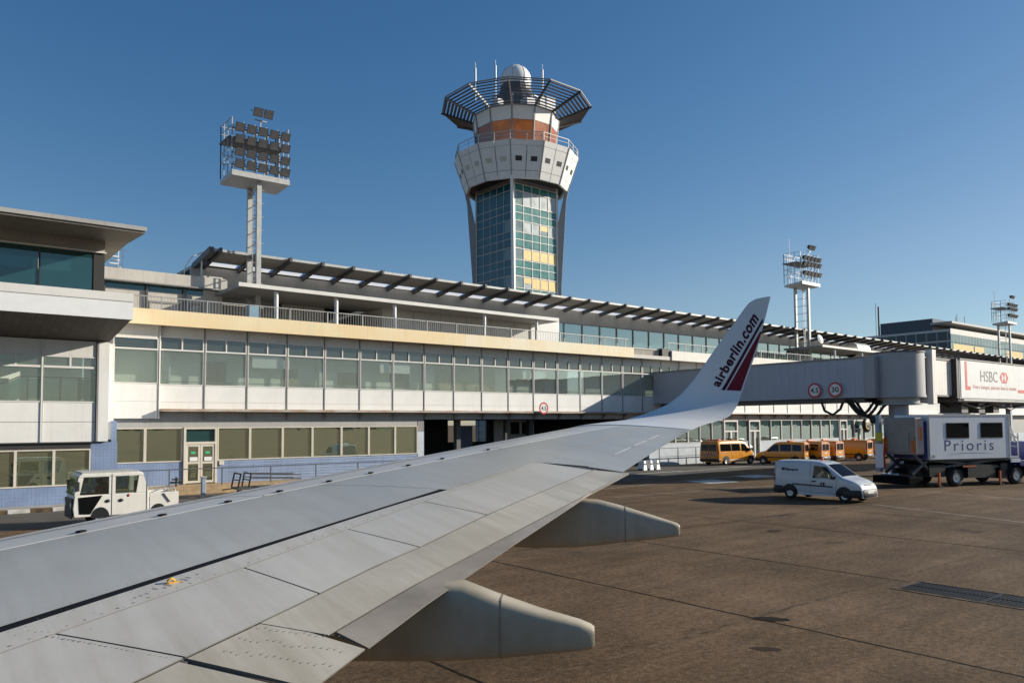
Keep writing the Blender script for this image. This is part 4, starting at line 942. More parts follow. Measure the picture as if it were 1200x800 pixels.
# ================================================================= AIRLINER WING
Z0, WA, WB, L0_, L1_, T0_, T1_, INC, HK = 2.154, .1111, .0006, 7.14, .514, 2.084, .2715, -.0067, .81
_b = R(-45.35); FW = Vector((math.sin(_b), math.cos(_b), 0)); OB = Vector((math.cos(_b), -math.sin(_b), 0)); UP = Vector((0, 0, 1))
U1, RAD, END = 14.2, 1.0, R(80)
def naca(c):
    c = min(max(c, 0), 1); return .6 * (.2969 * c ** .5 - .126 * c - .3516 * c * c + .2843 * c ** 3 - .1015 * c ** 4)
def wbase(u, t): return Z0 + WA * u - WB * u * u + INC * (t - (T0_ - T1_ * u))
def wchord(u): le = L0_ - L1_ * u; te = T0_ - T1_ * u; return le, te, le - te
def wtop(u, t): le, te, ch = wchord(u); return wbase(u, t) + HK * ch * naca((le - t) / ch)
def wbot(u, t): le, te, ch = wchord(u); return wbase(u, t) - .55 * HK * ch * naca((le - t) / ch)
def WP(u, t, z): return OB * u + FW * t + UP * z
def pl(pts):
    def f(u):
        for (a, b), (c, d) in zip(pts, pts[1:]):
            if u <= c or (c, d) == pts[-1]: return b + (d - b) * (u - a) / (c - a)
    return f
tSL = lambda u: 6.1 - .4985 * u
tBL = pl([(.5, 3.92), (3.45, 2.79), (3.99, 2.587), (4.7, 2.316), (5.68, 1.94), (6.34, 1.693), (7.16, 1.387)])
tBLl = pl([(.5, 3.87), (3.39, 2.741), (4.05, 2.499), (4.98, 2.153), (5.62, 1.921), (6.42, 1.626), (7.16, 1.31)])
tBO = pl([(6.9, 1.405), (7.48, 1.194), (8.42, .851), (9.63, .415), (11.22, -.137), (12.23, -.485), (13.45, -.90)])
tHG = pl([(.5, 3.5), (3.43, 2.506), (4.53, 2.112), (5.43, 1.824), (6.38, 1.511), (6.97, 1.312), (7.5, 1.135), (8.1, .915), (8.9, .62)])
tSP = pl([(.5, 2.7), (3.34, 1.815), (3.98, 1.608), (4.78, 1.371), (5.25, 1.198), (6.27, .882), (7.23, .538), (8.52, .076), (8.9, -.06)])
tTE = pl([(.5, 1.85), (3.28, 1.173), (3.64, 1.093), (4.29, .942), (5.53, .604), (6.63, .291), (8.59, -.254), (10.21, -.705), (11.17, -.98), (12.35, -1.313), (13.1, -1.57)])
tFM = pl([(3.4, 1.40), (3.76, 1.295), (4.49, 1.085), (5.81, .634), (7.32, .12), (8.37, -.247), (8.9, -.43)])
tAI = pl([(8.7, .135), (9.86, -.245), (12.95, -1.242)])

M['wing_paint'] = paint('wing_paint', (.445, .44, .405), .34, var=.0, scale=.55, c2=(.38, .372, .34), stretch=(1, 1, 1), spec=.5, fine=.03, smear=.30, rot=_b)
M['wing_rear'] = paint('wing_rear', (.56, .525, .465), .36, var=.0, scale=.7, c2=(.48, .45, .39), fine=.04, smear=.45, rot=_b)
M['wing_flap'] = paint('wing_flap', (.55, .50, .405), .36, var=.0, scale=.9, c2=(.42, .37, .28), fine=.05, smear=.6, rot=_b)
M['aft_flap'] = paint('aft_flap', (.34, .295, .23), .24, var=.0, scale=.9, c2=(.19, .155, .11), fine=.04)  # darker brown tint holds the brownish reflection on the tilted aft flap
M['slat'] = paint('slat', (.54, .53, .51), .3, var=.06, scale=.8)
M['fairing'] = paint('fairing', (.50, .455, .37), .38, var=.0, scale=1.1, c2=(.36, .30, .21), fine=.04, smear=.5, rot=_b, spec=.2)
M['bare_metal'] = paint('bare_metal', (.66, .63, .58), .35, metal=.25, var=.08, scale=2)
M['winglet'] = paint('winglet', (.70, .70, .69), .3, var=.04, scale=.8)
M['winglet_red'] = paint('winglet_red', (.17, .005, .012), .4, spec=.3)
M['winglet_text'] = paint('winglet_text', (.055, .006, .018), .4, spec=.3)
M['wing_edge'] = paint('wing_edge', (.13, .12, .105), .6)  # panel sides coloured dark so their sunlit faces show no bright lines
M['fastener'] = paint('fastener', (.25, .24, .225), .5)
M['seal'] = paint('seal', (.012, .013, .016), .75, spec=.08)
WG = thing('airliner_wing', 'light grey airliner wing with upturned tip, sweeping across the foreground', 'aircraft wing', OB * 6 + FW * 1.5 + UP * 0)

def panel(fr, rr, uf, ur, thick=.009, off=0., nu=28, nv=10, gap=.008, thick2=None, offr=None, mb=None):
    mb = mb or MB(); thick2 = thick if thick2 is None else thick2; offr = off if offr is None else offr
    top, bot = [], []
    for i in range(nu + 1):
        v = i / nu; a = uf[0] + gap + (uf[1] - uf[0] - 2 * gap) * v; b = ur[0] + gap + (ur[1] - ur[0] - 2 * gap) * v
        ta, tb = fr(a) - gap, rr(b) + gap; R1, R2 = [], []
        for j_ in range(nv + 1):
            w = j_ / nv; u, t = a + (b - a) * w, ta + (tb - ta) * w
            z = wtop(u, t) + off + (offr - off) * w
            R1.append(WP(u, t, z)); R2.append(WP(u, t, z - thick - (thick2 - thick) * w))
        top.append(R1); bot.append(R2)
    mb.grid(top, True); mb.grid(bot, True, True)
    f0 = len(mb.f)
    for A, Bq in ((top[0], bot[0]), (top[-1], bot[-1]), ([r[0] for r in top], [r[0] for r in bot]), ([r[-1] for r in top], [r[-1] for r in bot])): mb.grid([A, Bq], False)
    mb.edge += list(range(f0, len(mb.f)))
    return mb
# inner structure and lower skin
mb = MB(); P1, P2 = [], []
for i in range(30):
    u = .5 + 12.44 * i / 29; le, te, ch = wchord(u); r1, r2 = [], []
    tend = (tSP(u) - .02 if u < 8.7 else tAI(u) - .02 if u < 12.6 else tTE(u) + .04)
    for j_ in range(16):
        c = .012 + (j_ / 15) ** 1.6 * ((le - tend) / ch - .012); t = le - c * ch; zt = wtop(u, t) - .011; zb = min(wbot(u, t), zt - .012)
        r1.append(WP(u, t, zt)); r2.append(WP(u, t, zb))
    P1.append(r1); P2.append(r2)
mb.grid(P1); mb.grid(P2, True, True)
for A, Bq in ((P1[0], P2[0]), (P1[-1], P2[-1]), ([r[0] for r in P1], [r[0] for r in P2]), ([r[-1] for r in P1], [r[-1] for r in P2])): mb.grid([A, Bq], False)
M['wing_under'] = paint('wing_under', (.10, .098, .095), .5, var=.15)
mb.build('wing_body', 'wing_under', WG)
# slats
for ua, ub in ((.5, 3.2), (3.22, 6.5), (6.52, 9.8), (9.82, 12.93)):
    mb = MB(); rows = []
    for i in range(17):
        u = ua + (ub - ua) * i / 16; le, te, ch = wchord(u); ci = (le - tSL(u)) / ch
        sec = [(ci * (1 - (k / 14) ** .6 if k < 14 else 0), 1) for k in range(15)] + [(.11 * (k / 6) ** 1.6, -1) for k in range(1, 7)]
        r = []
        for c, s_ in sec:
            t = le - c * ch; r.append(WP(u, t, (wtop(u, t) + .0005) if s_ > 0 else wbot(u, t) - .003))
        ti = tSL(u) + .0; r.append(WP(u, le - .11 * ch, wtop(u, le - .11 * ch) - .02)); r.append(WP(u, ti, wtop(u, ti) - .008)); r.append(r[0]); rows.append(r)
    mb.grid(rows, True)
    for r in (rows[0], rows[-1]): mb.poly(r[:-1])
    o = mb.build('slat', 'slat', WG); es = o.modifiers.new('edges', 'EDGE_SPLIT'); es.split_angle = R(45)
# fixed skins and movable panels
gl = lambda k: (lambda u: tSL(u) - k)
low = lambda f, k: (lambda u: f(u) - k)
panel(gl(.010), tBL, (.5, 7.05), (.5, 7.05), gap=.002, nu=30, nv=14).build('wing_skin', 'wing_paint', WG, mat2='wing_edge')
panel(gl(.010), tBO, (7.056, 12.94), (7.056, 12.94), gap=.002, nu=30, nv=14).build('wing_skin', 'wing_paint', WG, mat2='wing_edge')
panel(low(tBL, .001), tBLl, (.5, 7.052), (.5, 7.052), .006, .0, nu=26, nv=1, gap=.001).build('black_seal', 'seal', WG)
panel(low(tBLl, .002), tHG, (.5, 7.05), (.5, 7.05), gap=.001, nu=26, nv=2).build('rear_skin', 'wing_rear', WG, mat2='wing_edge')
panel(low(tBO, .011), tHG, (7.052, 8.8), (7.052, 8.8), gap=.001, nu=12, nv=2).build('rear_skin', 'wing_rear', WG, mat2='wing_edge')
panel(low(tBO, .011), tAI, (8.803, 12.57), (8.803, 12.57), gap=.002, nu=18, nv=6).build('rear_skin', 'wing_paint', WG, mat2='wing_edge')
panel(low(tBO, .009), tTE, (12.575, 12.94), (12.575, 12.94), gap=.001, nu=4, nv=8).build('fixed_trailing_edge', 'wing_paint', WG, mat2='wing_edge')
ed = [(.5, .5), (3.43, 3.34), (4.53, 4.24), (5.52, 5.25), (6.53, 6.27), (8.8, 8.58)]
for (a, b), (c, d) in zip(ed, ed[1:]):
    panel(low(tHG, .004), tSP, (a, c), (b, d), .009, .0, nu=14, nv=6, gap=.006, thick2=.006, offr=.002).build('spoiler', 'wing_rear', WG, mat2='wing_edge')
mb = panel(tSP, tTE, (3.335, 3.835), (3.225, 3.655), .03, -.003, nu=5, nv=6, gap=.006, thick2=.007)
panel(tSP, tFM, (3.775, 8.62), (3.735, 8.62), .03, -.0005, nu=22, nv=5, gap=.005, thick2=.005, offr=.0, mb=mb); mb.build('flap', 'wing_flap', WG, mat2='wing_edge')
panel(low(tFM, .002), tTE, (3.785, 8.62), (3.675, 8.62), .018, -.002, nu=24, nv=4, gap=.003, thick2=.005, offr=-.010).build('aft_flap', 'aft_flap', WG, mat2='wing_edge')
panel(tSP, tTE, (.5, 3.305), (.5, 3.195), .05, -.002, nu=12, nv=5, gap=.006, thick2=.006, offr=-.002).build('flap', 'wing_flap', WG, mat2='wing_edge')
panel(low(tSP, .0), tTE, (3.30, 3.340), (3.19, 3.230), .02, -.022, nu=2, nv=5, gap=.0).build('flap_seal', 'aft_flap', WG)
panel(tAI, tTE, (8.76, 12.57), (8.66, 12.57), .03, .0, nu=18, nv=5, gap=.006, thick2=.005).build('aileron', 'wing_paint', WG, mat2='wing_edge')
# bright metal nose of the leading edge
for ua, ub in ((.5, 3.2), (3.22, 6.5), (6.52, 9.8), (9.82, 12.93)):
    mb = MB(); P = []
    for i in range(15):
        u = ua + (ub - ua) * i / 14; le, te, ch = wchord(u); P.append([WP(u, le - c * ch + .0015, (wtop(u, le - c * ch) + .004) if s_ > 0 else wbot(u, le - c * ch) - .004) for c, s_ in [(.076 + .38 * ((le - tSL(u)) / ch - .076), 1), (.09, 1), (.07, 1), (.055, 1), (.04, 1), (.026, 1), (.014, 1), (.006, 1), (.001, 1), (.004, -1), (.015, -1)]])
    mb.grid(P, True); mb.build('leading_edge', 'bare_metal', WG)
M['gap_light_white'] = paint('gap_light_white', (.80, .79, .76), .4)
for ua, ub in ((9.75, 10.45), (10.62, 11.25), (11.34, 11.95)):
    mb = MB(); mb.grid([[WP(u, tAI(u) + .014 - .028 * k, wtop(u, tAI(u)) + .004) for k in (0, 1)] for u in [ua + (ub - ua) * i / 6 for i in range(7)]], False); mb.build('hinge_gap_light', 'gap_light_white', WG, fix=False)  # white strips imitate brightness seen through the aileron hinge gaps
# rivet rows and small fittings
mb = MB()
def rivet(u, t, r=.009):
    z = wtop(u, t) + .0012; mb.poly([WP(u + r * math.cos(a), t + r * math.sin(a), z) for a in [2 * math.pi * k / 7 for k in range(7)]])
for i in range(64):
    u = 3.1 + i * .085; rivet(u, tHG(u) + .035, random.choice((.004, .006, .009)))
for i in range(26):
    w = i / 25; rivet(3.43 - .09 * w - .03, 2.51 - .7 * w, random.choice((.005, .008, .010)))
for i in range(18): rivet(3.36 + random.uniform(0, .9), 2.72 - random.uniform(0, .16) - .25 * random.random(), .004)
for q in range(3):
    for i in range(16): rivet(3.45 + q * .14 + random.uniform(-.02, .02), 1.68 - i * .033, .0055)
for i in range(40):
    u = 3.6 + i * .1; rivet(u, tHG(u) + .06 * (i % 2) + .02, .004)
mb.build('rivets', 'mullion', WG, fix=False)
mb = MB()
for k in range(150):
    u = 1.6 + k * .075
    if u < 12.8: rivet(u, tSL(u) - .05, .0035)
    if u < 7: rivet(u, tBL(u) + .04, .0035); rivet(u, tBLl(u) - .03, .0035)
for u0 in (2.9, 4.4, 5.6, 8.3, 9.6, 10.9):
    n_ = int((tSL(u0) - tBL(u0) if u0 < 7 else tSL(u0) - tBO(u0)) / .07)
    for i in range(n_): rivet(u0 + .004 * math.sin(i), tSL(u0) - .06 - i * .07, .0032)
for (a, b) in ((4.53, 4.24), (5.52, 5.25), (6.53, 6.27)):
    for sd_ in (-.05, .05):
        for i in range(12): f_ = (i + .5) / 12; u = a + (b - a) * f_ + sd_; rivet(u, tHG(a) + (tSP(b) - tHG(a)) * f_ + .0, .0035)
mb.build('skin_fasteners', 'fastener', WG, fix=False)
mb = MB()
for s_, w_ in ((-.075, .35), (.0, .5), (.07, .3)):
    for i in range(10):
        u = 4.0 + i * .035 + s_; 
        if random.random() < .6: t_ = tHG(u) + .10 + s_ * .25; z_ = .0013; mb.poly([WP(u, t_, wtop(u, t_) + z_), WP(u + .012, t_, wtop(u + .012, t_) + z_), WP(u + .012, t_ + .022 * w_ * 2, wtop(u + .02, t_ + .02) + z_), WP(u, t_ + .022 * w_ * 2, wtop(u, t_ + .02) + z_)])
mb.build('worn_stencil', 'mullion', WG, fix=False)
for u in (2.6, 3.6, 4.62, 5.13, 5.68, 6.21, 6.69, 7.22, 7.73, 8.25, 8.78, 9.6):
    t = tSL(u) + .02; p = WP(u, t, wtop(u, t) + .004); mb = MB(); a = OB * .035; b_ = FW * .018
    mb.hexa([p - a - b_, p + a - b_, p + a + b_, p - a + b_], [q + UP * .012 for q in (p - a - b_, p + a - b_, p + a + b_, p - a + b_)]); mb.build('slat_fitting', 'seal', WG)
M['yellow_lug'] = paint('yellow_lug', (.62, .33, .03), .45)
p = WP(4.18, 2.36, wtop(4.18, 2.36)); d_ = (OB * .8 - FW * .6).normalized() * .5
mb = MB(); mb.tube([p - d_ * .045, p - d_ * .04 + UP * .018, p - d_ * .0 + UP * .027, p + d_ * .03 + UP * .017, p + d_ * .04], .007, 7)
mb.hexa([p - d_ * .05 - FW * .011, p + d_ * .1 - FW * .011, p + d_ * .1 + FW * .011, p - d_ * .05 + FW * .011], [q + UP * .007 for q in (p - d_ * .05 - FW * .011, p + d_ * .1 - FW * .011, p + d_ * .1 + FW * .011, p - d_ * .05 + FW * .011)]); mb.build('tie_down_lug', 'yellow_lug', WG)
# panel joint line across the front skin is the 7.05 gap; blended winglet
def crv(s):
    if s <= U1:
        a = math.atan(WA - 2 * WB * s); return s, Z0 + WA * s - WB * s * s, a
    a0 = math.atan(WA - 2 * WB * U1); cx = U1 - RAD * math.sin(a0); cz = Z0 + WA * U1 - WB * U1 * U1 + RAD * math.cos(a0); a = a0 + (s - U1) / RAD
    if a < END: return cx + RAD * math.sin(a), cz - RAD * math.cos(a), a
    l_ = (s - U1) - (END - a0) * RAD; return cx + RAD * math.sin(END) + l_ * math.cos(END), cz - RAD * math.cos(END) + l_ * math.sin(END), END
sLE = pl([(12.9, .51), (13.2, .35), (13.6, .12), (14.2, -.30), (14.5, -.60), (14.75, -.98), (14.95, -1.30), (15.2, -1.58), (15.5, -1.84), (15.9, -2.12), (16.205, -2.34), (16.505, -2.565), (16.8, -2.78), (16.93, -2.875), (17.0, -2.945), (17.065, -3.07), (17.105, -3.31)])
sTE = pl([(12.9, -1.505), (13.4, -1.68), (13.99, -1.93), (14.3, -2.10), (14.6, -2.40), (14.92, -2.575), (15.245, -2.705), (16.045, -3.02), (16.68, -3.213), (17.105, -3.335)])
def wl_thk(s): return HK if s < 13.2 else max(.55, HK - (s - 13.2) * .2)
def WLP(s, c, side, off=0.):
    u, z, a = crv(s); le, te = sLE(s), sTE(s); ch = le - te; h = ch * naca(c) * wl_thk(s) * (1 if side > 0 else .5) + off
    nu_, nz_ = -math.sin(a), math.cos(a); t = le - c * ch
    return OB * (u + nu_ * h * side) + FW * t + UP * (z + nz_ * h * side)
ss = [12.95 + .05 * i for i in range(80)] + [16.95, 16.99, 17.03, 17.06, 17.085, 17.1]; ss = [s for s in ss if s <= 16.9] + [16.95, 16.99, 17.03, 17.06, 17.085, 17.1]
cs = [(k / 16) ** 1.8 for k in range(17)]
rows = []
for s in ss: rows.append([WLP(s, c, 1) for c in reversed(cs)] + [WLP(s, c, -1) for c in cs[1:]])
mb = MB(); mb.grid(rows, True); mb.poly(rows[-1]); mb.poly(rows[0]); WLO = mb.build('winglet', 'winglet', WG); WLO.modifiers.new('edges', 'EDGE_SPLIT').split_angle = R(60)
def on_wl(s, t, off):
    le, te = sLE(s), sTE(s); return WLP(s, min(max((le - t) / (le - te), 0), 1), 1, off)
def wl_patch(A, Bq, off, n=10, m_=5):
    mb = MB(); P = []
    for i in range(n + 1):
        f = i / n; a = (A[0][0] + (A[1][0] - A[0][0]) * f, A[0][1] + (A[1][1] - A[0][1]) * f); b = (Bq[0][0] + (Bq[1][0] - Bq[0][0]) * f, Bq[0][1] + (Bq[1][1] - Bq[0][1]) * f)
        P.append([on_wl(a[0] + (b[0] - a[0]) * k / m_, a[1] + (b[1] - a[1]) * k / m_, off) for k in range(m_ + 1)])
    mb.grid(P, False); return mb
wl_patch(((15.25, -2.675), (16.40, -3.13)), ((15.255, -2.41), (16.41, -3.10)), .004).build('red_flash', 'winglet_red', WLO, fix=False)
wl_patch(((15.255, -2.385), (16.60, -3.165)), ((15.26, -2.318), (16.66, -3.155)), .004).build('red_stripe', 'winglet_text', WLO, fix=False)
vs, fs = text_mesh('airberlin.com', 1.0, .036, 1.09); x0 = min(v[0] for v in vs); x1 = max(v[0] for v in vs)
B0, B1, H0, H1 = (15.315, -2.275), (16.65, -3.085), (15.385, -2.13), (16.83, -2.96)
def tx(x, y):
    f = (x - x0) / (x1 - x0); y = y / .72
    b = (B0[0] + (B1[0] - B0[0]) * f, B0[1] + (B1[1] - B0[1]) * f); h = (H0[0] + (H1[0] - H0[0]) * f, H0[1] + (H1[1] - H0[1]) * f)
    return on_wl(b[0] + (h[0] - b[0]) * y, b[1] + (h[1] - b[1]) * y, .005)
mb = MB(); mb.add([tx(v[0], v[1]) for v in vs], fs); mb.build('lettering', 'winglet_text', WLO, fix=False)
# flap track fairings
def fairing(uc, st, seam):
    mb = MB(); rows = []
    for t, zb, zt, w in st:
        zc, h = (zb + zt) / 2, (zt - zb) / 2; r = []
        for k in range(24):
            a = 2 * math.pi * k / 24; ca, sa = math.cos(a), math.sin(a); e = .55
            r.append(WP(uc + w * math.copysign(abs(ca) ** e, ca), t, zc + h * math.copysign(abs(sa) ** e, sa)))
        r.append(r[0]); rows.append(r)
    mb.grid(rows, True); mb.poly(rows[0][:-1]); mb.poly(rows[-1][:-1]); f = mb.build('flap_fairing', 'fairing', WG)
    f.modifiers.new('edges', 'EDGE_SPLIT').split_angle = R(50)
    mb = MB(); t = seam; s0 = [s for s in st if s[0] >= t][-1]; s1 = [s for s in st if s[0] < t][0]; q = (s0[0] - t) / (s0[0] - s1[0]); L_ = [s0[i] + (s1[i] - s0[i]) * q for i in range(4)]
    zc, h, w = (L_[1] + L_[2]) / 2, (L_[2] - L_[1]) / 2 + .003, L_[3] + .003; P = []
    for dt in (-.006, .006):
        r = []
        for k in range(24):
            a = 2 * math.pi * k / 24; ca, sa = math.cos(a), math.sin(a); r.append(WP(uc + w * math.copysign(abs(ca) ** .55, ca), t + dt, zc + h * math.copysign(abs(sa) ** .55, sa)))
        P.append(r + r[:1])
    mb.grid(P, False); mb.build('seam', 'aft_flap', f, fix=False)
fairing(4.66, [(3.0, 2.45, 2.6, .03), (2.6, 2.34, 2.62, .09), (2.0, 2.245, 2.62, .13), (1.45, 2.205, 2.63, .145), (1.0, 2.215, 2.655, .14), (.8, 2.225, 2.672, .135), (.6, 2.238, 2.60, .12), (.35, 2.265, 2.52, .10), (.12, 2.29, 2.46, .075), (.05, 2.30, 2.435, .062), (.03, 2.315, 2.42, .05)], .57)
fairing(7.52, [(2.0, 2.68, 2.85, .03), (1.6, 2.54, 2.86, .08), (1.1, 2.45, 2.87, .11), (.6, 2.43, 2.88, .125), (.2, 2.44, 2.90, .125), (.0, 2.46, 2.885, .12), (-.2, 2.485, 2.835, .105), (-.46, 2.515, 2.755, .085), (-.68, 2.542, 2.685, .062), (-.74, 2.552, 2.665, .052), (-.755, 2.57, 2.65, .04)], -.25)
# ================================================================= VEHICLES
M['orange'] = paint('orange', (.68, .265, .008), .3, var=.06, scale=2, coat=.5)
M['car_white'] = paint('car_white', (.56, .575, .60), .3, var=.05, scale=2, coat=.5)
M['pick_white'] = paint('pick_white', (.78, .75, .68), .4, var=.06, scale=2, streak=.12)
M['trim_black'] = paint('trim_black', (.022, .022, .024), .55)
M['chrome'] = paint('chrome', (.5, .5, .5), .25, metal=.8)
M['rim'] = paint('rim', (.50, .50, .50), .35, metal=.4, var=.2, scale=8)
M['lamp_clear'] = paint('lamp_clear', (.6, .62, .62), .12, spec=.8)
M['lamp_red'] = paint('lamp_red', (.40, .02, .015), .2)
M['beacon'] = paint('beacon', (.75, .10, .02), .25)
M['plate_white'] = paint('plate_white', (.7, .7, .66), .4)
M['glass_cab'] = glass('glass_cab', (.42, .46, .46), .03, graze=.12, gtint=(.8, .9, 1))
M['door_line'] = paint('door_line', (.10, .10, .10), .6)
def wheel(parent, x, y, r, w, sgn, proto=None):
    if proto: return dup(proto[0], parent, (x - proto[1], y - proto[2], 0))
    m = MB(); m.lathe([(r * .55, -w / 2), (r * .93, -w / 2), (r, -w * .3), (r, w * .3), (r * .93, w / 2), (r * .55, w / 2), (r * .55, -w / 2)], (x, y, r), 'y', 28)
    o = m.build('wheel', 'rubber', parent)
    m = MB(); q = sgn
    m.lathe([(r * .62, q * w * .42), (r * .58, q * w * .48), (r * .50, q * w * .36), (r * .2, q * w * .44), (.01, q * w * .46)], (x, y, r), 'y', 28)
    m.build('rim', 'rim', o)
    return o
class Van:
    def __init__(s, L, W, top, belt, tumble=.16, r=.13, zf=.24):
        s.L, s.W, s.belt, s.k, s.r, s.zf = L, W / 2, belt, tumble, r, zf; s.top = pl(top)
    def hw(s, x, z):
        L = s.L; w = s.W
        if x > L - .7: w *= 1 - .20 * ((x - L + .7) / .7) ** 2.2
        if x < .12: w -= .05 * ((.12 - x) / .12) ** 2
        if z > s.belt: w -= s.k * (z - s.belt)
        if z < .5: w -= .05 * (.5 - z) / .3
        d = z - (s.top(x) - s.r)
        if d > 0: d = min(d, s.r); w -= s.r - math.sqrt(max(0, s.r * s.r - d * d))
        return w
    def body(s, xs):
        mb = MB(); rows = []
        for x in xs:
            T = s.top(x); lv = [s.zf, .36, .5, .7, s.belt, s.belt + .25] ; zs = [z for z in lv if z < T - s.r - .03] + [T - s.r * (1 - math.sin(a)) for a in [0, .4, .8, 1.15, 1.4]]
            while len(zs) < 11: zs.insert(1, (zs[0] + zs[1]) / 2)
            side = [(s.hw(x, z), z) for z in zs]; wt = side[-1][0]
            r = [(x, y, z) for y, z in side] + [(x, wt * f, T + .0 + .025 * (1 - f * f)) for f in (.75, .4, 0, -.4, -.75)] + [(x, -y, z) for y, z in reversed(side)]
            rows.append(r)
        mb.grid(rows, True); mb.poly(rows[0]); mb.poly(list(reversed(rows[-1])))
        mb.grid([[r[0] for r in rows], [r[-1] for r in rows]], False)
        return mb
    def side(s, q, sg, off=.008, n=8, mb=None):
        """bilinear patch over the side; q = (x, z) corners: bottom rear, bottom front, top front, top rear"""
        mb = mb or MB(); P = []
        for i in range(n + 1):
            f = i / n; b = [q[0][k] + (q[1][k] - q[0][k]) * f for k in (0, 1)]; t = [q[3][k] + (q[2][k] - q[3][k]) * f for k in (0, 1)]
            P.append([(x, sg * (s.hw(x, z) + off), z) for x, z in [(b[0] + (t[0] - b[0]) * g_, b[1] + (t[1] - b[1]) * g_) for g_ in [j_ / n for j_ in range(n + 1)]]])
        mb.grid(P, True); return mb
    def disc(s, cx, cz, r, sg, off=.012, a0=-20, a1=200, mb=None):
        mb = mb or MB(); pts = [(cx + r * math.cos(R(a)), cz + r * math.sin(R(a))) for a in [a0 + (a1 - a0) * i / 18 for i in range(19)]]
        pts = [(x, max(z, s.zf)) for x, z in pts]
        P = []
        for q in (.02, .3, .55, .75, .9, 1):
            P.append([(x, sg * (s.hw(x, z) + off), z) for x, z in [(cx + (a - cx) * q, cz + (b - cz) * q) for a, b in pts]])
        mb.grid(P, True); return mb
    def over(s, x0, x1, f0, f1, off=.012, n=8, mb=None):
        mb = mb or MB(); P = []
        for i in range(n + 1):
            x = x0 + (x1 - x0) * i / n; T = s.top(x); w = s.hw(x, T); P.append([(x + off, w * (f0 + (f1 - f0) * j_ / 6), T + off + .025 * (1 - (f0 + (f1 - f0) * j_ / 6) ** 2)) for j_ in range(7)])
        mb.grid(P, True); return mb
    def rear(s, y0, y1, z0, z1, off=.012, mb=None):
        mb = mb or MB(); mb.box(-off, -.001, y0, y1, z0, z1); return mb
    def bumper(s, rear=False, z0=.24, z1=.52, depth=.6, out=.03):
        mb = MB(); P = []
        for z, o in ((z0, -.02), (z0 + .06, out), (z1 - .05, out), (z1, -.02)):
            row = []
            xs = [s.L - depth + depth * i / 8 for i in range(9)] if not rear else [depth * (1 - i / 8) for i in range(9)]
            for x in xs: row.append((x + (o if not rear else -o) * (1 if abs(x - (0 if rear else s.L)) < .1 else .3), s.hw(x, .5) + max(o, 0) * .6 - (.0 if o > 0 else .03), z))
            row = row + [(x, -y, z_) for x, y, z_ in reversed(row)]; P.append(row)
        mb.grid(P, True); return mb
def hollow(o, cuts):
    """cut a dark cabin and window openings out of a closed body; the cutters are thrown away"""
    o.data.materials.append(M['int_dark'])
    for poly, hw in cuts:
        mb = MB(); mb.hexa([(x, -hw, z) for x, z in poly], [(x, hw, z) for x, z in poly]); c = mb.build('cutter', 'int_dark'); c.data.materials.append(M['int_dark'])
        for p in c.data.polygons: p.material_index = 1
        c.matrix_world = o.parent.matrix_world
        md = o.modifiers.new('cut', 'BOOLEAN'); md.operation = 'DIFFERENCE'; md.object = c; md.solver = 'EXACT'
        bpy.context.view_layer.update(); c.matrix_world = o.matrix_world; bpy.context.view_layer.update()
        me = bpy.data.meshes.new_from_object(o.evaluated_get(bpy.context.evaluated_depsgraph_get())); o.modifiers.remove(md); o.data = me
        bpy.data.objects.remove(c)
def arange(a, b, n): return [a + (b - a) * i / n for i in range(n + 1)]

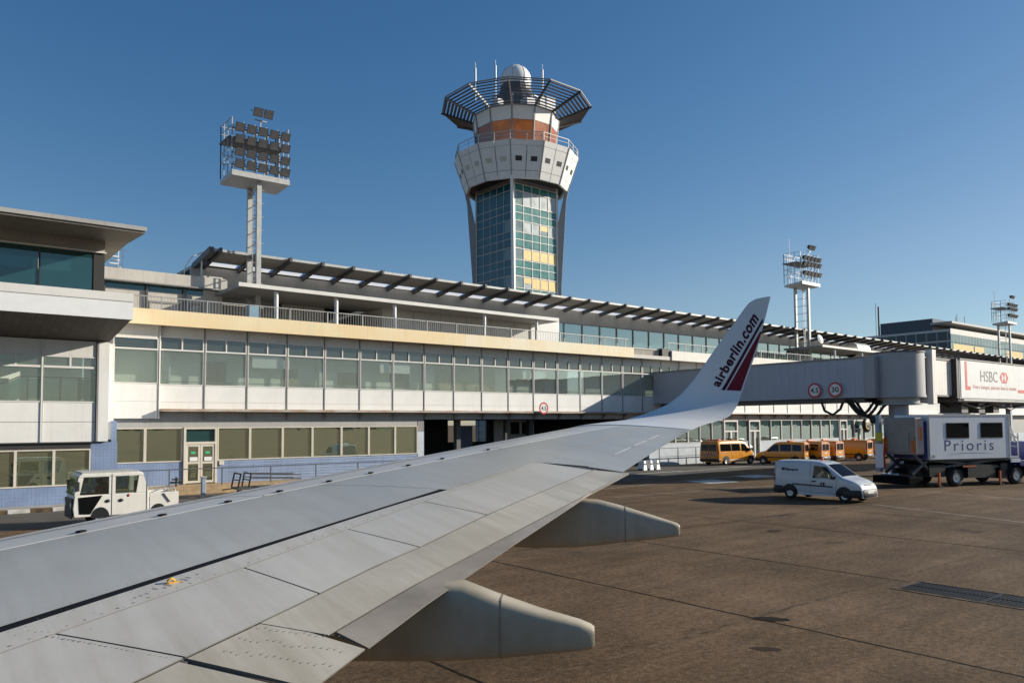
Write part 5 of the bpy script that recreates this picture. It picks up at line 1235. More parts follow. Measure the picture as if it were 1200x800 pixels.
# ---------------------------------------------------------------- people
M['skin'] = paint('skin', (.45, .27, .19), .6); M['hair'] = paint('hair', (.03, .02, .015), .7); M['cloth_dark'] = paint('cloth_dark', (.03, .035, .05), .8)
M['hivis'] = paint('hivis', (.60, .75, .05), .6); M['hivis_orange'] = paint('hivis_orange', (.75, .20, .03), .6)
def seated_person(label, loc, rz, vest, s=1.):
    t = thing('person', label, 'person', loc, rz, local=True)
    # one skinned body; x = facing direction, seat at z 0
    J = [((0, 0, .08), .15), ((0, 0, .28), .15), ((-.02, 0, .46), .17), ((0, 0, .56), .09), ((.02, 0, .64), .062), ((.04, 0, .74), .105), ((.04, 0, .84), .09),
         ((0, .18, .50), .07), ((.10, .24, .28), .052), ((.34, .17, .34), .04), ((.42, .15, .36), .045), ((0, -.18, .50), .07), ((.10, -.24, .28), .052), ((.34, -.17, .34), .04), ((.42, -.15, .36), .045),
         ((.08, .10, .06), .095), ((.44, .12, .10), .075), ((.50, .12, -.30), .05), ((.62, .12, -.34), .04), ((.08, -.10, .06), .095), ((.44, -.12, .10), .075), ((.50, -.12, -.30), .05), ((.62, -.12, -.34), .04)]
    E = [(0, 1), (1, 2), (2, 3), (3, 4), (4, 5), (5, 6), (2, 7), (7, 8), (8, 9), (9, 10), (2, 11), (11, 12), (12, 13), (13, 14), (0, 15), (15, 16), (16, 17), (17, 18), (0, 19), (19, 20), (20, 21), (21, 22)]
    me = bpy.data.meshes.new('body'); me.from_pydata([tuple(s * c for c in p) for p, r in J], E, []); me.update()
    o = bpy.data.objects.new('body', me); COL.objects.link(o); o.parent = t
    md = o.modifiers.new('skin', 'SKIN'); 
    for d_, (p, r) in zip(me.skin_vertices[0].data, J): d_.radius = (r * s, r * s)
    me.skin_vertices[0].data[0].use_root = True
    sb = o.modifiers.new('sub', 'SUBSURF'); sb.levels = 1; sb.render_levels = 2; me.materials.append(M['skin'])
    m = MB(); m.lathe([(.01, .86), (.085, .845), (.112, .78), (.113, .735), (.105, .70)], (.03, 0, 0), 'z', 16); m.build('hair', 'hair', t)
    m = MB(); P = []
    for z, a, b in ((.02, .165, .19), (.15, .165, .19), (.3, .17, .20), (.42, .175, .23), (.52, .15, .24), (.57, .10, .15)): P.append([(a * math.cos(w) - .01, b * math.sin(w), z) for w in [2 * math.pi * i / 18 for i in range(19)]])
    m.grid(P, True); m.build('vest', vest, t)
    m = MB()
    for y in (.11, -.11): m.tube([(.06, y, .06), (.28, y, .09), (.46, y * 1.1, .10), (.50, y * 1.1, -.12), (.52, y * 1.1, -.3)], .095, 10, .07)
    m.build('trousers', 'cloth_dark', t)
    return t

# ---------------------------------------------------------------- white delivery van
V = Van(4.32, 1.69, [(0, 1.70), (.10, 1.775), (.8, 1.80), (1.8, 1.80), (2.3, 1.77), (2.62, 1.68), (3.42, 1.12), (3.55, 1.07), (3.95, .95), (4.18, .82), (4.27, .70), (4.315, .52), (4.32, .40)], 1.0)
t = thing('delivery_van', 'white delivery van with orange roof beacon driving across the apron', 'van', (33.55 + .84, 21.95, 0), R(-90), local=True)
V.body([0, .05, .12] + arange(.3, 2.3, 8) + arange(2.45, 3.45, 8) + arange(3.55, 4.18, 6) + [4.22, 4.25, 4.27, 4.285, 4.30, 4.315, 4.32]).build('body', 'car_white', t)
hollow(bpy.data.objects[t.children[0].name], [([(1.95, .6), (3.05, .6), (3.10, 1.0), (2.58, 1.62), (1.95, 1.70)], .66), ([(2.06, 1.06), (3.10, 1.085), (2.67, 1.54), (2.11, 1.57)], 1.2)])
for sg in (-1, 1):
    V.side([(2.02, 1.03), (3.18, 1.06), (2.70, 1.56), (2.08, 1.60)], sg).build('door_window', 'glass_cab', t)
    V.side([(1.90, .34), (1.915, .34), (1.915, 1.68), (1.90, 1.68)], sg, .005, 6).build('door_seam', 'door_line', t); V.side([(1.90, .34), (3.12, .34), (3.12, .355), (1.90, .355)], sg, .005, 6).build('door_seam', 'door_line', t); V.side([(3.11, .34), (3.125, .34), (3.24, 1.0), (3.225, 1.0)], sg, .005, 6).build('door_seam', 'door_line', t); V.side([(.06, .56), (.075, .56), (.075, 1.6), (.06, 1.6)], sg, .005, 6).build('door_seam', 'door_line', t)
    V.side([(1.0, .68), (3.02, .64), (3.02, .70), (1.0, .745)], sg, .014).build('rub_strip', 'trim_black', t)
    m = MB(); m.box(2.0, 2.2, sg * .845, sg * .875, .86, .92) ; m.build('door_handle', 'trim_black', t)
    m = MB(); m.box(2.98, 3.12, sg * .84, sg * 1.0, 1.02, 1.18); m.build('mirror', 'trim_black', t, .02)
    V.disc(.86, .31, .40, sg).build('wheel_arch', 'black', t); V.disc(3.55, .31, .40, sg).build('wheel_arch', 'black', t)
    V.side([(3.86, .72), (4.20, .66), (4.14, .84), (3.9, .90)], sg, .01).build('headlight', 'lamp_clear', t)
    V.side([(.0, .24), (.52, .24), (.52, .60), (.0, .62)], sg, .012).build('rear_corner_trim', 'trim_black', t)
    V.side([(.02, .85), (.10, .85), (.10, 1.15), (.02, 1.15)], sg, .012).build('tail_light', 'lamp_red', t)
V.bumper(z0=.22, z1=.60, depth=.80).build('front_bumper', 'trim_black', t); V.bumper(True, .24, .58, .3).build('rear_bumper', 'trim_black', t)
V.over(2.68, 3.40, -.93, .93).build('windscreen', 'glass_car', t)
m = MB(); m.box(4.33, 4.36, -.26, .26, .42, .53); m.build('number_plate', 'plate_white', t); m = MB(); V.over(4.20, 4.262, -.5, .5, .012, mb=m); m.build('grille', 'trim_black', t)
m = MB(); m.lathe([(.07, 1.82), (.07, 1.90), (.05, 1.94), (.001, 1.95)], (2.05, 0, 0), 'z', 14); m.build('beacon', 'beacon', t)
m = MB(); m.tube([(2.5, 0, 1.70), (2.4, 0, 1.98)], .008, 6); m.build('aerial', 'ink', t)
vs, fs = text_mesh('Manuport', .17, .006); m = MB(); m.add([(.62 + v[0], -(V.hw(.62 + v[0], 1.34) + .008), 1.33 + v[1]) for v in vs], fs); m.build('lettering', 'ink', t, fix=False)
m = MB(); m.box(.42, .48, -.815, -.77, 1.33, 1.45); m.box(.481, .57, -.815, -.77, 1.33, 1.47); m.build('side_emblem', 'ink', t)
m = MB(); V.side([(2.42, .72), (2.50, .72), (2.50, .86), (2.42, .86)], -1, .01, 3, m); V.side([(2.54, .72), (2.64, .72), (2.64, .86), (2.54, .86)], -1, .01, 3, m); m.build('fleet_mark', 'ink', t)
w = wheel(t, .86, -.76, .31, .19, -1); wheel(t, 3.55, -.73, .31, .19, -1, (w, .86, -.76)); w = wheel(t, .86, .76, .31, .19, 1); wheel(t, 3.55, .73, .31, .19, 1, (w, .86, .76))
seated_person('person in a yellow high visibility vest at the wheel of the white van', (34.30, 19.72, .62), R(-90), 'hivis')

# ---------------------------------------------------------------- orange minibus
V = Van(4.78, 1.90, [(0, 1.82), (.08, 1.92), (.9, 1.96), (2.8, 1.96), (3.3, 1.90), (3.5, 1.83), (4.2, 1.18), (4.35, 1.10), (4.62, .95), (4.72, .80), (4.77, .55), (4.78, .4)], 1.05, .14)
t = thing('minibus', 'orange airport minibus with side windows, parked nearest the winglet', 'van', (55.0, 42.2, 0), R(-2), local=True); t.scale = (1.08, 1.06, 1.06)
V.body([0, .04, .1] + arange(.3, 3.3, 10) + arange(3.4, 4.3, 8) + [4.4, 4.5, 4.62, 4.67, 4.72, 4.745, 4.77, 4.78]).build('body', 'orange', t)
for sg in (-1, 1):
    for q in ([(.28, 1.12), (1.62, 1.12), (1.62, 1.70), (.32, 1.70)], [(1.68, 1.12), (2.75, 1.12), (2.75, 1.70), (1.68, 1.70)], [(2.88, 1.10), (3.85, 1.06), (3.42, 1.66), (2.9, 1.70)]): V.side(q, sg).build('side_window', 'glass_car', t)
    V.side([(1.655, .4), (1.67, .4), (1.67, 1.8), (1.655, 1.8)], sg, .005, 6).build('door_seam', 'door_line', t); V.side([(2.80, .4), (2.815, .4), (2.815, 1.8), (2.80, 1.8)], sg, .005, 6).build('door_seam', 'door_line', t); V.side([(.3, .98), (2.8, .98), (2.8, .995), (.3, .995)], sg, .005, 6).build('door_seam', 'door_line', t)
    V.side([(.55, .36), (3.2, .36), (3.2, .46), (.55, .46)], sg, .012).build('sill_trim', 'plate_white', t)
    V.disc(.95, .34, .42, sg).build('wheel_arch', 'black', t); V.disc(4.05, .34, .42, sg).build('wheel_arch', 'black', t)
    m = MB(); m.box(3.72, 3.88, sg * .93, sg * 1.12, 1.08, 1.34); m.build('mirror', 'trim_black', t, .02)
    V.side([(4.3, .72), (4.62, .70), (4.56, .90), (4.3, .95)], sg, .01).build('headlight', 'lamp_clear', t)
    V.side([(.0, .9), (.07, .9), (.07, 1.6), (.0, 1.6)], sg, .012).build('tail_light', 'lamp_red', t)
V.bumper(z0=.24, z1=.55, depth=.6).build('front_bumper', 'trim_black', t); V.bumper(True, .28, .55, .3).build('rear_bumper', 'trim_black', t)
V.over(3.55, 4.18, -.93, .93).build('windscreen', 'glass_car', t)
for y0, y1 in ((-.76, -.05), (.05, .76)): V.rear(y0, y1, 1.14, 1.68).build('rear_window', 'glass_car', t)
m = MB(); V.rear(-.01, .01, .55, 1.8, .008, m); m.build('door_seam', 'door_line', t)
a_, b_ = MB(), MB()
for i in range(12):
    y = -.78 + i * .13; s_ = 1 if i < 6 else -1; (a_ if i % 2 else b_).prism([(-.004, y, .72), (-.004, y + .075, .72), (-.004, y + .075 + s_ * .14, 1.0), (-.004, y + s_ * .14, 1.0)], (-.008, 0, 0))
a_.build('rear_chevrons', 'red', t); b_.build('rear_chevrons', 'plate_white', t)
m = MB(); m.box(.5, .8, -.6, .6, 1.985, 2.07); m.build('light_bar', 'beacon', t, .02)
m = MB(); m.box(2.6, 2.9, -.25, .25, 1.98, 2.08); m.build('roof_sign', 'trim_black', t, .02)
m = MB(); V.side([(.55, .70), (1.55, .70), (1.55, .86), (.55, .86)], -1, .009, 4, m); 
w = wheel(t, .95, -.86, .34, .21, -1); wheel(t, 4.05, -.86, .34, .21, -1, (w, .95, -.86)); w = wheel(t, .95, .86, .34, .21, 1); wheel(t, 4.05, .86, .34, .21, 1, (w, .95, .86))

# ---------------------------------------------------------------- orange small vans
V = Van(4.0, 1.68, [(0, 1.70), (.08, 1.78), (.8, 1.82), (1.9, 1.82), (2.2, 1.78), (2.4, 1.70), (3.05, 1.12), (3.2, 1.06), (3.7, .92), (3.88, .80), (3.97, .6), (4.0, .4)], 1.0)
def small_van(label, loc, rz, glazed=True):
    t = thing('service_van', label, 'van', loc, rz, 'orange service vans parked nose to the terminal', True); t.scale = (1.06, 1.06, 1.06)
    V.body([0, .04, .1] + arange(.3, 2.2, 7) + arange(2.3, 3.1, 7) + arange(3.2, 3.88, 4) + [3.92, 3.95, 3.97, 3.99, 4.0]).build('body', 'orange', t)
    for sg in (-1, 1):
        qs = [[(2.0, 1.05), (2.95, 1.05), (2.45, 1.58), (2.05, 1.62)]]
        if glazed: qs += [[(.22, 1.08), (.95, 1.08), (.95, 1.60), (.28, 1.58)], [(1.05, 1.06), (1.9, 1.06), (1.92, 1.62), (1.05, 1.62)]]
        for q in qs: V.side(q, sg).build('side_window', 'glass_car', t)
        V.side([(1.97, .36), (1.985, .36), (1.985, 1.7), (1.97, 1.7)], sg, .005, 6).build('door_seam', 'door_line', t); V.side([(1.0, .5), (1.015, .5), (1.015, 1.7), (1.0, 1.7)], sg, .005, 6).build('door_seam', 'door_line', t)
        V.side([(.5, .52), (3.1, .52), (3.1, .60), (.5, .60)], sg, .012).build('rub_strip', 'trim_black', t)
        V.disc(.72, .3, .39, sg).build('wheel_arch', 'black', t); V.disc(3.3, .3, .39, sg).build('wheel_arch', 'black', t)
        m = MB(); m.box(2.75, 2.88, sg * .83, sg * .99, 1.02, 1.2); m.build('mirror', 'trim_black', t, .02)
        V.side([(.0, .95), (.07, .95), (.07, 1.5), (.0, 1.5)], sg, .012).build('tail_light', 'lamp_red', t)
    V.bumper(z0=.24, z1=.52, depth=.6).build('front_bumper', 'trim_black', t); V.bumper(True, .24, .60, .3, .05).build('rear_bumper', 'trim_black', t)
    V.over(2.45, 3.02, -.93, .93).build('windscreen', 'glass_car', t)
    for y0, y1 in ((-.60, -.04), (.04, .60)): V.rear(y0, y1, 1.06, 1.58).build('rear_window', 'glass_car', t)
    a_, b_ = MB(), MB()
    for i in range(14):
        for y in (-.73, .64): (a_ if i % 2 else b_).box(-.012, -.003, y, y + .09, .62 + i * .078, .62 + (i + 1) * .078)
    for i in range(9): (a_ if i % 2 else b_).box(-.012, -.003, -.62 + i * .14, -.62 + (i + 1) * .14, 1.61, 1.70)
    a_.build('rear_striping', 'red', t); b_.build('rear_striping', 'plate_white', t)
    m = MB(); m.box(-.014, -.002, -.24, .24, .80, .91); m.build('number_plate', 'plate_white', t); m = MB(); m.box(-.014, -.002, -.05, .05, .93, 1.04); m.build('door_latch', 'lamp_red', t)
    m = MB(); m.box(1.2, 1.42, -.5, .5, 1.845, 1.93); m.build('light_bar', 'beacon', t, .02)
    w = wheel(t, .72, -.76, .3, .19, -1); wheel(t, 3.3, -.75, .3, .19, -1, (w, .72, -.76)); w = wheel(t, .72, .76, .3, .19, 1); wheel(t, 3.3, .75, .3, .19, 1, (w, .72, .76))
    return t
small_van('orange windowed service van next to the minibus, farthest left of its row', (61.9, 37.2, 0), R(108))
small_van('orange service van second in the row, directly behind the white van roof', (64.4, 36.9, 0), R(96))
small_van('orange service van in the middle of the row, tucked close beside its left neighbour', (66.8, 36.9, 0), R(95), False)
small_van('orange panel service van with its windowless flank showing, second from the right', (72.0, 36.8, 0), R(100), False)
small_van('orange service van at the far right end of its row, by the lift truck', (77.8, 37.2, 0), R(100), False)

# ---------------------------------------------------------------- white crew-cab pickup
t = thing('crew_cab_pickup', 'boxy white crew cab pickup with glazed lower door, parked by the blue wall', 'pickup', (8.87, 32.6, 0), R(180), local=True); t.scale = (.89, 1, 1.10)
HW = .75
def yprism(poly, y0, y1):
    m = MB(); m.hexa([(x, y0, z) for x, z in poly], [(x, y1, z) for x, z in poly]); return m
yprism([(1.18, .34), (4.0, .34), (4.05, .62), (4.0, 1.05), (1.20, 1.05)], -HW, HW).build('cab', 'pick_white', t, .025)
yprism([(3.86, 1.63), (3.84, 1.69), (3.72, 1.76), (1.55, 1.76), (1.44, 1.71), (1.42, 1.63)], -HW, HW).build('cab_roof', 'pick_white', t, .02)
for sg in (-1, 1):
    y0, y1 = (HW - .07, HW) if sg > 0 else (-HW, -HW + .07)
    for q in ([(1.20, 1.052), (1.70, 1.052), (1.60, 1.628), (1.42, 1.628)], [(2.50, 1.052), (2.74, 1.052), (2.74, 1.628), (2.50, 1.628)], [(3.82, 1.052), (4.0, 1.052), (3.86, 1.628), (3.68, 1.628)]):
        yprism(q, y0, y1).build('pillar', 'pick_white', t)
for x, y in ((2.85, .36), (2.85, -.36), (1.55, 0)):
    m = MB(); m.box(x - .12, x, y - .26, y + .26, 1.052, 1.42); m.build('seat_back', 'trim_black', t, .03)
m = MB(); m.box(1.42, 1.46, -.6, .6, 1.06, 1.6); m.build('rear_window', 'glass_clear', t)
for sg in (-1, 1):
    y0, y1 = (HW + .002, HW + .012) if sg > 0 else (-HW - .012, -HW - .002)
    yprism([(1.69, 1.09), (2.51, 1.09), (2.51, 1.62), (1.60, 1.62)], y0 - sg * .04, y1 - sg * .04).build('door_window', 'glass_clear', t)
    yprism([(2.73, 1.07), (3.83, 1.07), (3.69, 1.62), (2.73, 1.62)], y0 - sg * .04, y1 - sg * .04).build('door_window', 'glass_clear', t)
    yprism([(3.42, .42), (3.82, .44), (3.86, .98), (2.98, 1.02)], y0, y1).build('lower_door_window', 'glass_car', t)
    for x in (1.28, 2.62):
        m = MB(); m.box(x, x + .014, y0, y1, .36, 1.72); m.build('door_seam', 'door_line', t)
    for x in (2.28, 2.78):
        m = MB(); yy = y1 if sg > 0 else y0; m.lathe([(.01, -.012), (.085, -.012), (.09, .012), (.01, .012)], (x, yy, .83), 'y', 14); m.v = [(x + (v[0] - x), v[1], .83 + (v[2] - .83) * .62) for v in m.v]; m.build('door_handle', 'trim_black', t)
    for cx_ in (3.05, .82):
        m = MB(); m.poly([(cx_ + .34 * math.cos(R(a)), y1 + .002 if sg > 0 else y0 - .002, .30 + .34 * math.sin(R(a))) for a in range(0, 181, 12)]); m.build('wheel_arch', 'black', t, fix=False)
    m = MB(); m.box(3.86, 3.98, sg * .77, sg * .93, 1.2, 1.5); m.build('mirror', 'trim_black', t)
m = MB(); m.hexa([(4.062, -.66, 1.08), (4.062, .66, 1.08), (4.05, .66, 1.08), (4.05, -.66, 1.08)], [(3.90, -.6, 1.66), (3.90, .6, 1.66), (3.88, .6, 1.66), (3.88, -.6, 1.66)]); m.build('windscreen', 'glass_clear', t)
m = MB(); m.box(4.05, 4.09, -.7, .7, .30, .95); m.build('front_grille', 'trim_black', t, .015)
for y in (-.52, .52): m = MB(); m.lathe([(.01, 4.10), (.10, 4.10), (.11, 4.08)], (0, y, .72), 'x', 14); m.build('headlight', 'lamp_clear', t)
m = MB(); m.box(.0, 1.17, -HW, HW, .42, .62); m.box(0, 1.17, HW - .05, HW, .62, 1.02); m.box(0, 1.17, -HW, -HW + .05, .62, 1.02); m.box(0, .05, -HW + .05, HW - .05, .62, 1.02); m.build('load_bed', 'pick_white', t, .01)
m = MB(); m.tube([(.12, .68, 1.02), (.1, .68, 1.12), (.3, .68, 1.14), (1.1, .68, 1.12)], .02); m.tube([(.12, -.68, 1.02), (.1, -.68, 1.12), (1.1, -.68, 1.12)], .02); m.tube([(.1, .68, 1.12), (.1, -.68, 1.12)], .02); m.build('bed_rail', 'galv', t)
m = MB(); m.box(1.6, 3.75, -.68, .68, 1.765, 1.80); m.build('roof_tray', 'galv', t, .01)
m = MB(); m.bar((.62, .765, .98), (.36, .765, .68), .05, .02); m.build('bed_strap', 'trim_black', t)
m = MB(); m.lathe([(.01, 0), (.05, 0), (.05, .01), (.01, .01)], (2.0, HW + .004, .98), 'y', 12); m.build('door_badge', 'lamp_red', t)
w = wheel(t, 3.05, HW - .12, .30, .18, 1); wheel(t, .82, HW - .12, .30, .18, 1, (w, 3.05, HW - .12)); w = wheel(t, 3.05, -HW + .12, .30, .18, -1); wheel(t, .82, -HW + .12, .30, .18, -1, (w, 3.05, -HW + .12))
seated_person('person in an orange top at the wheel of the white crew cab pickup', (6.22, 32.28, .86), R(180), 'hivis_orange')

# ---------------------------------------------------------------- lift truck
ta = R(90 - 110.5)
t = thing('lift_truck', 'white box lift truck lettered in blue, with grey rear lift cabin and black chassis', 'truck', (46.3, 18.8, 0), ta, local=True)
M['truck_white'] = paint('truck_white', (.78, .79, .83), .4, var=.05, scale=.8, streak=.12); M['truck_blue'] = paint('truck_blue', (.035, .05, .20), .4); M['lift_grey'] = paint('lift_grey', (.26, .25, .24), .5, var=.15, scale=1.5, streak=.2)
M['lift_edge'] = paint('lift_edge', (.42, .33, .30), .5, var=.2)
M['hazard'] = paint('hazard', (.60, .13, .03), .5); M['yellow_sign'] = paint('yellow_sign', (.55, .50, .05), .5)
def tb(name, mat, *b, bevel=0., parent=None):
    m = MB()
    for q in b: m.box(*q)
    return m.build(name, mat, parent or t, bevel)
bo = tb('box_body', 'truck_white', (-1.85, 3.98, .02, 2.45, 1.50, 3.96), bevel=.03)
tb('box_trim', 'galv', (3.90, 3.99, .0, .06, 1.48, 3.97), (-1.86, 3.98, -.004, .05, 3.90, 3.975), (-1.86, -1.80, -.004, .05, 1.5, 3.9), parent=bo)
for x in (-.62, 1.85):
    f = tb('window', 'ink', (x - .04, x + 1.60, .004, .018, 2.66, 3.52), parent=bo); 
    m = MB(); m.box(x, x + 1.56, -.001, .0035, 2.70, 3.48); m.build('window_pane', 'glass_car', bo)
m = MB(); text_on(m, 'Prioris', .86, (-.80, .0175, 1.98), (1, 0, 0), (0, 0, 1), .0, 1.25, 3.55); m.build('lettering', 'truck_blue', bo, fix=False)
m = MB(); P = [[(-.75 + 3.6 * i / 16, .0175, 1.76 + .09 * math.sin(math.pi * i / 16) - .018 * k * math.sin(math.pi * i / 16) * 1.6) for k in (0, 1)] for i in range(17)]; m.grid(P, False); m.build('swoosh', 'truck_blue', bo, fix=False)
tb('side_marker', 'tan', (-1.62, -1.48, .0, .018, 1.62, 1.76), parent=bo)
M['bellows'] = lines_paint('bellows', (.03, .04, .16), (.01, .012, .05), 2, .12, .03, rough=.7)
tb('bellows', 'bellows', (-2.14, -1.87, .15, 2.3, 1.55, 3.6))
tb('lift_cabin', 'lift_grey', (-2.75, -2.16, .1, 2.35, 1.78, 3.82), bevel=.05); tb('lift_cabin_door', 'lift_grey', (-2.79, -2.752, .5, 1.9, 1.9, 3.05), bevel=.015)
tb('lift_cabin_trim', 'lift_edge', (-2.72, -2.20, .06, .098, 1.85, 3.75))
tb('hazard_strip', 'hazard', (-2.785, -2.752, .12, .36, 1.9, 2.6)); tb('hazard_strip', 'hazard', (-2.785, -2.752, 2.05, 2.3, 1.9, 2.7)); tb('hazard_strip', 'hazard', (-2.5, -2.3, .045, .058, 2.6, 3.3))
tb('lift_post', 'blue_post', (-3.0, -2.8, 2.4, 2.7, .75, 4.0)); tb('post_panel', 'truck_white', (-3.05, -3.004, 2.1, 2.7, 1.0, 2.35)); tb('post_notice', 'yellow_sign', (-3.06, -3.01, 2.15, 2.65, 2.5, 3.0)); tb('post_trim', 'red', (-3.06, -3.01, 1.98, 2.08, 1.0, 2.0))
m = MB(); m.lathe([(.01, -.1), (.2, -.1), (.22, 0), (.2, .1), (.01, .1)], (-2.95, 2.85, 3.7), 'x', 14); m.build('post_lamp', 'black', t)
tb('rear_base', 'grate_black', (-3.25, -2.3, .1, 2.75, .16, .58), bevel=.04); tb('shade_fill', 'grate_black', (-1.75, 3.9, .55, 1.95, .55, 1.37))  # black block between the wheels is added as the shade below the box
m = MB()
for y in (.25, 2.1):
    m.bar((-2.7, y, 1.75), (-1.5, y, .75), .14); m.bar((-2.9, y, .75), (-1.6, y, 1.6), .14); m.bar((-1.6, y, 1.45), (3.6, y, 1.0), .12); m.bar((-1.6, y, 1.0), (3.6, y, 1.45), .12)
m.build('scissor_lift', 'dark_steel', t)
tb('chassis', 'black', (-2.6, 7.2, .5, .75, .70, 1.0), (-2.6, 7.2, 1.7, 1.95, .70, 1.0), (-1.85, 3.95, .1, 2.4, 1.38, 1.49), (-1.8, -.7, .12, 2.3, .55, 1.2), (.9, 2.9, .1, .6, .45, 1.15), (.9, 2.9, 1.9, 2.4, .45, 1.15), (3.3, 3.8, .1, 2.3, .35, 1.2))
tb('marker_strip', 'hazard', (.55, 1.5, .09, .10, 1.05, 1.14))
for x in (-1.28, 3.1): tb('stabiliser', 'hazard', (x, x + .10, -.02, .08, .10, .80)); tb('stabiliser_foot', 'black', (x - .1, x + .25, -.08, .2, 0, .09))
w = wheel(t, 0, .16, .5, .3, -1); wheel(t, 4.4, .16, .5, .3, -1, (w, 0, .16)); w = wheel(t, 0, 2.28, .5, .3, 1); wheel(t, 4.4, 2.28, .5, .3, 1, (w, 0, 2.28))
for cx_ in (0, 4.4):
    m = MB(); P = [[(cx_ + r_ * math.cos(R(a)), y, .5 + r_ * math.sin(R(a))) for r_, y in ((.62, -.02), (.62, .45), (.58, .45), (.58, -.02))] for a in range(-5, 186, 12)]; m.grid(P, False); m.build('mudguard', 'trim_black', t)
yprism([(5.5, .6), (7.4, .6), (7.45, 1.3), (7.2, 2.3), (7.0, 2.4), (5.5, 2.4)], .1, 2.35).build('cab', 'truck_blue', t, .06)
tb('wing_panel', 'truck_blue', (4.75, 5.49, .06, 2.35, 1.02, 1.36), bevel=.03)
yprism([(6.0, 1.45), (7.28, 1.45), (7.1, 2.2), (6.0, 2.2)], .085, .098).build('cab_window', 'glass_car', t)
tb('front_platform', 'galv', (4.0, 4.72, .1, 2.35, 1.5, 1.6)); m = MB()
for y in (.12, 2.3): m.bar((4.1, y, 1.6), (4.1, y, 3.2), .05); m.bar((4.7, y, 1.6), (4.7, y, 2.9), .05); m.bar((4.1, y, 2.9), (4.7, y, 2.6), .05); m.bar((4.1, y, 2.2), (4.7, y, 2.1), .04)
m.bar((4.1, .12, 3.2), (4.1, 2.3, 3.2), .05); m.bar((4.02, .3, 3.9), (4.7, .3, 2.4), .10); m.build('platform_rails', 'galv', t)
tb('cab_step', 'truck_white', (4.02, 4.7, .0, .1, 1.25, 1.46))

# ---------------------------------------------------------------- small ground equipment
def dolly(label, loc, rz):
    t = thing('baggage_dolly', label, 'trolley', loc, rz, local=True)
    m = MB(); m.box(-1.6, 1.6, -.65, -.57, .38, .48); m.box(-1.6, 1.6, .57, .65, .38, .48)
    for x in (-1.6, -.4, .8, 1.52): m.box(x, x + .08, -.565, .565, .385, .475)
    m.build('deck_frame', 'dark_steel', t)
    for x, ln in ((-1.58, -.14), (-1.05, -.12)):
        m = MB()
        for y in (-.6, .6): m.bar((x, y, .48), (x - ln, y, 1.18), .07)
        m.bar((x - ln, -.6, 1.18), (x - ln, .6, 1.18), .07); m.bar((x - ln * .5, -.6, .85), (x - ln * .5, .6, .85), .05); m.build('end_hoop', 'black', t)
    m = MB()
    for y in (-.6, .6): m.bar((-.93, y, 1.16), (1.7, y, 1.02), .06); m.bar((-.98, y, .95), (1.7, y, .82), .05)
    m.build('side_rails', 'dark_steel', t)
    for x in (-1.2, 1.2):
        for y in (-.5, .5):
            m = MB(); m.lathe([(.01, -.05), (.15, -.05), (.17, 0), (.15, .05), (.01, .05)], (x, y, .17), 'y', 14); m.build('wheel', 'rubber', t)
    m = MB(); m.bar((-1.6, 0, .43), (-2.2, 0, .38), .05); m.build('drawbar', 'black', t)
dolly('black tubular baggage dolly standing in front of the brick platform', (15.6, 40.4, 0), R(-4))
t = thing('service_post', 'short blue grey post beside the tail of the white pickup', 'post', (13.0, 42.3, 0))
m = MB(); m.box(12.9, 13.12, 42.2, 42.42, 0, .95); m.build('post', 'blue_post', t, .03); m = MB(); m.box(12.86, 13.16, 42.16, 42.46, .95, 1.0); m.build('cap', 'galv', t)
for i in range(3):
    t = thing('barrier_block', 'white barrier block in the short row beside the dark ramp railing', 'barrier', (45.5 + i * .75, 41.2, 0), R(14), 'white barrier blocks by the ramp railing', True)
    m = MB(); m.hexa([(-.32, -.3, 0), (.32, -.3, 0), (.32, .3, 0), (-.32, .3, 0)], [(-.14, -.24, .75), (.14, -.24, .75), (.14, .24, .75), (-.14, .24, .75)]); m.build('block', 'white', t, .04)
    m = MB(); m.box(-.34, .34, -.2, .2, .0, .12); m.box(-.2, .2, -.31, .31, .45, .52); m.build('base', 'black', t)
# ================================================================= CAMERA, SUN, SKY
f_, yaw, pit, rho = 920., R(38.5), math.atan(47 / 920), R(.4)
fh = Vector((math.sin(yaw), math.cos(yaw), 0)); R0 = Vector((math.cos(yaw), -math.sin(yaw), 0))
Fv = fh * math.cos(pit) + UP * math.sin(pit); U0 = -fh * math.sin(pit) + UP * math.cos(pit)
Rv = R0 * math.cos(rho) - U0 * math.sin(rho); Uv = R0 * math.sin(rho) + U0 * math.cos(rho)
cam = bpy.data.cameras.new('camera'); co = bpy.data.objects.new('camera', cam); COL.objects.link(co)
co.matrix_world = Matrix(((Rv.x, Uv.x, -Fv.x, 0), (Rv.y, Uv.y, -Fv.y, 0), (Rv.z, Uv.z, -Fv.z, 3.6), (0, 0, 0, 1)))
cam.sensor_width = 36; cam.sensor_fit = 'HORIZONTAL'; cam.lens = f_ / 1200 * 36; cam.shift_y = 50 / 1200; cam.clip_start = .05; cam.clip_end = 8000
S.camera = co
SUN_AZ, SUN_EL = R(115), R(20)
sd = Vector((math.sin(SUN_AZ) * math.cos(SUN_EL), math.cos(SUN_AZ) * math.cos(SUN_EL), math.sin(SUN_EL)))
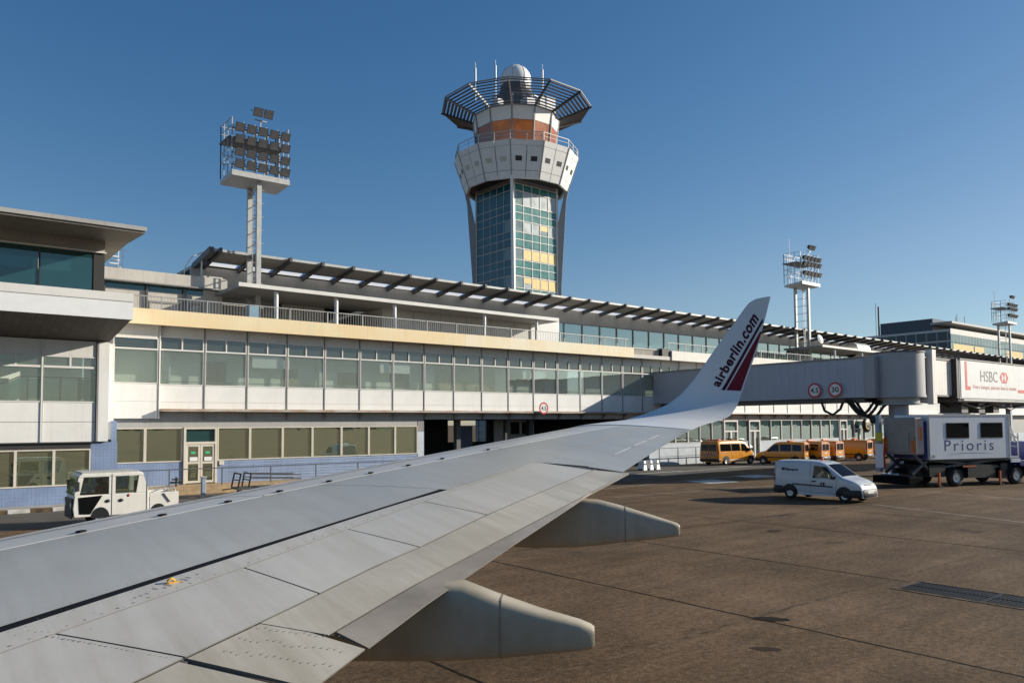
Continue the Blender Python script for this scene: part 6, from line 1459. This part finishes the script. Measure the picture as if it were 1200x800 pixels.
sl = bpy.data.lights.new('sun', 'SUN'); so = bpy.data.objects.new('sun', sl); COL.objects.link(so)
so.rotation_euler = sd.to_track_quat('Z', 'Y').to_euler(); sl.energy = 4.9; sl.angle = R(.55); sl.color = (1.0, .925, .79)
so.location = (0, 0, 60)
w = bpy.data.worlds.new('World'); S.world = w; w.use_nodes = True
n = w.node_tree.nodes; l = w.node_tree.links
sk = n.new('ShaderNodeTexSky'); sk.sky_type = 'NISHITA'; sk.sun_disc = False; sk.sun_elevation = SUN_EL; sk.sun_rotation = SUN_AZ
sk.altitude = 100; sk.air_density = 1.0; sk.dust_density = .25; sk.ozone_density = 3.2
bg = n['Background']; bg.inputs[1].default_value = .075; sep = n.new('ShaderNodeSeparateColor'); cmb = n.new('ShaderNodeCombineColor'); l.new(sk.outputs[0], sep.inputs[0])
for ch, (ref, e) in enumerate(((2.41, 1.52), (4.03, 1.09), (5.9, .86))):      # clearer, drier air than the model's: deeper blue overhead
    a_ = n.new('ShaderNodeMath'); a_.operation = 'DIVIDE'; a_.inputs[1].default_value = ref; l.new(sep.outputs[ch], a_.inputs[0])
    m_ = n.new('ShaderNodeMath'); m_.operation = 'MINIMUM'; m_.inputs[1].default_value = 1; l.new(a_.outputs[0], m_.inputs[0])
    b_ = n.new('ShaderNodeMath'); b_.operation = 'POWER'; b_.inputs[1].default_value = e - 1; l.new(m_.outputs[0], b_.inputs[0])
    c_ = n.new('ShaderNodeMath'); c_.operation = 'MULTIPLY'; l.new(sep.outputs[ch], c_.inputs[1]); l.new(b_.outputs[0], c_.inputs[0]); l.new(c_.outputs[0], cmb.inputs[ch])
l.new(cmb.outputs[0], bg.inputs[0])
S.view_settings.view_transform = 'Standard'; S.view_settings.look = 'None'; S.view_settings.exposure = .42; S.view_settings.gamma = 1; S.view_settings.use_curve_mapping = False
S.render.engine = 'CYCLES'
S.cycles.max_bounces = 8; S.cycles.transparent_max_bounces = 12; S.cycles.caustics_reflective = False; S.cycles.caustics_refractive = False
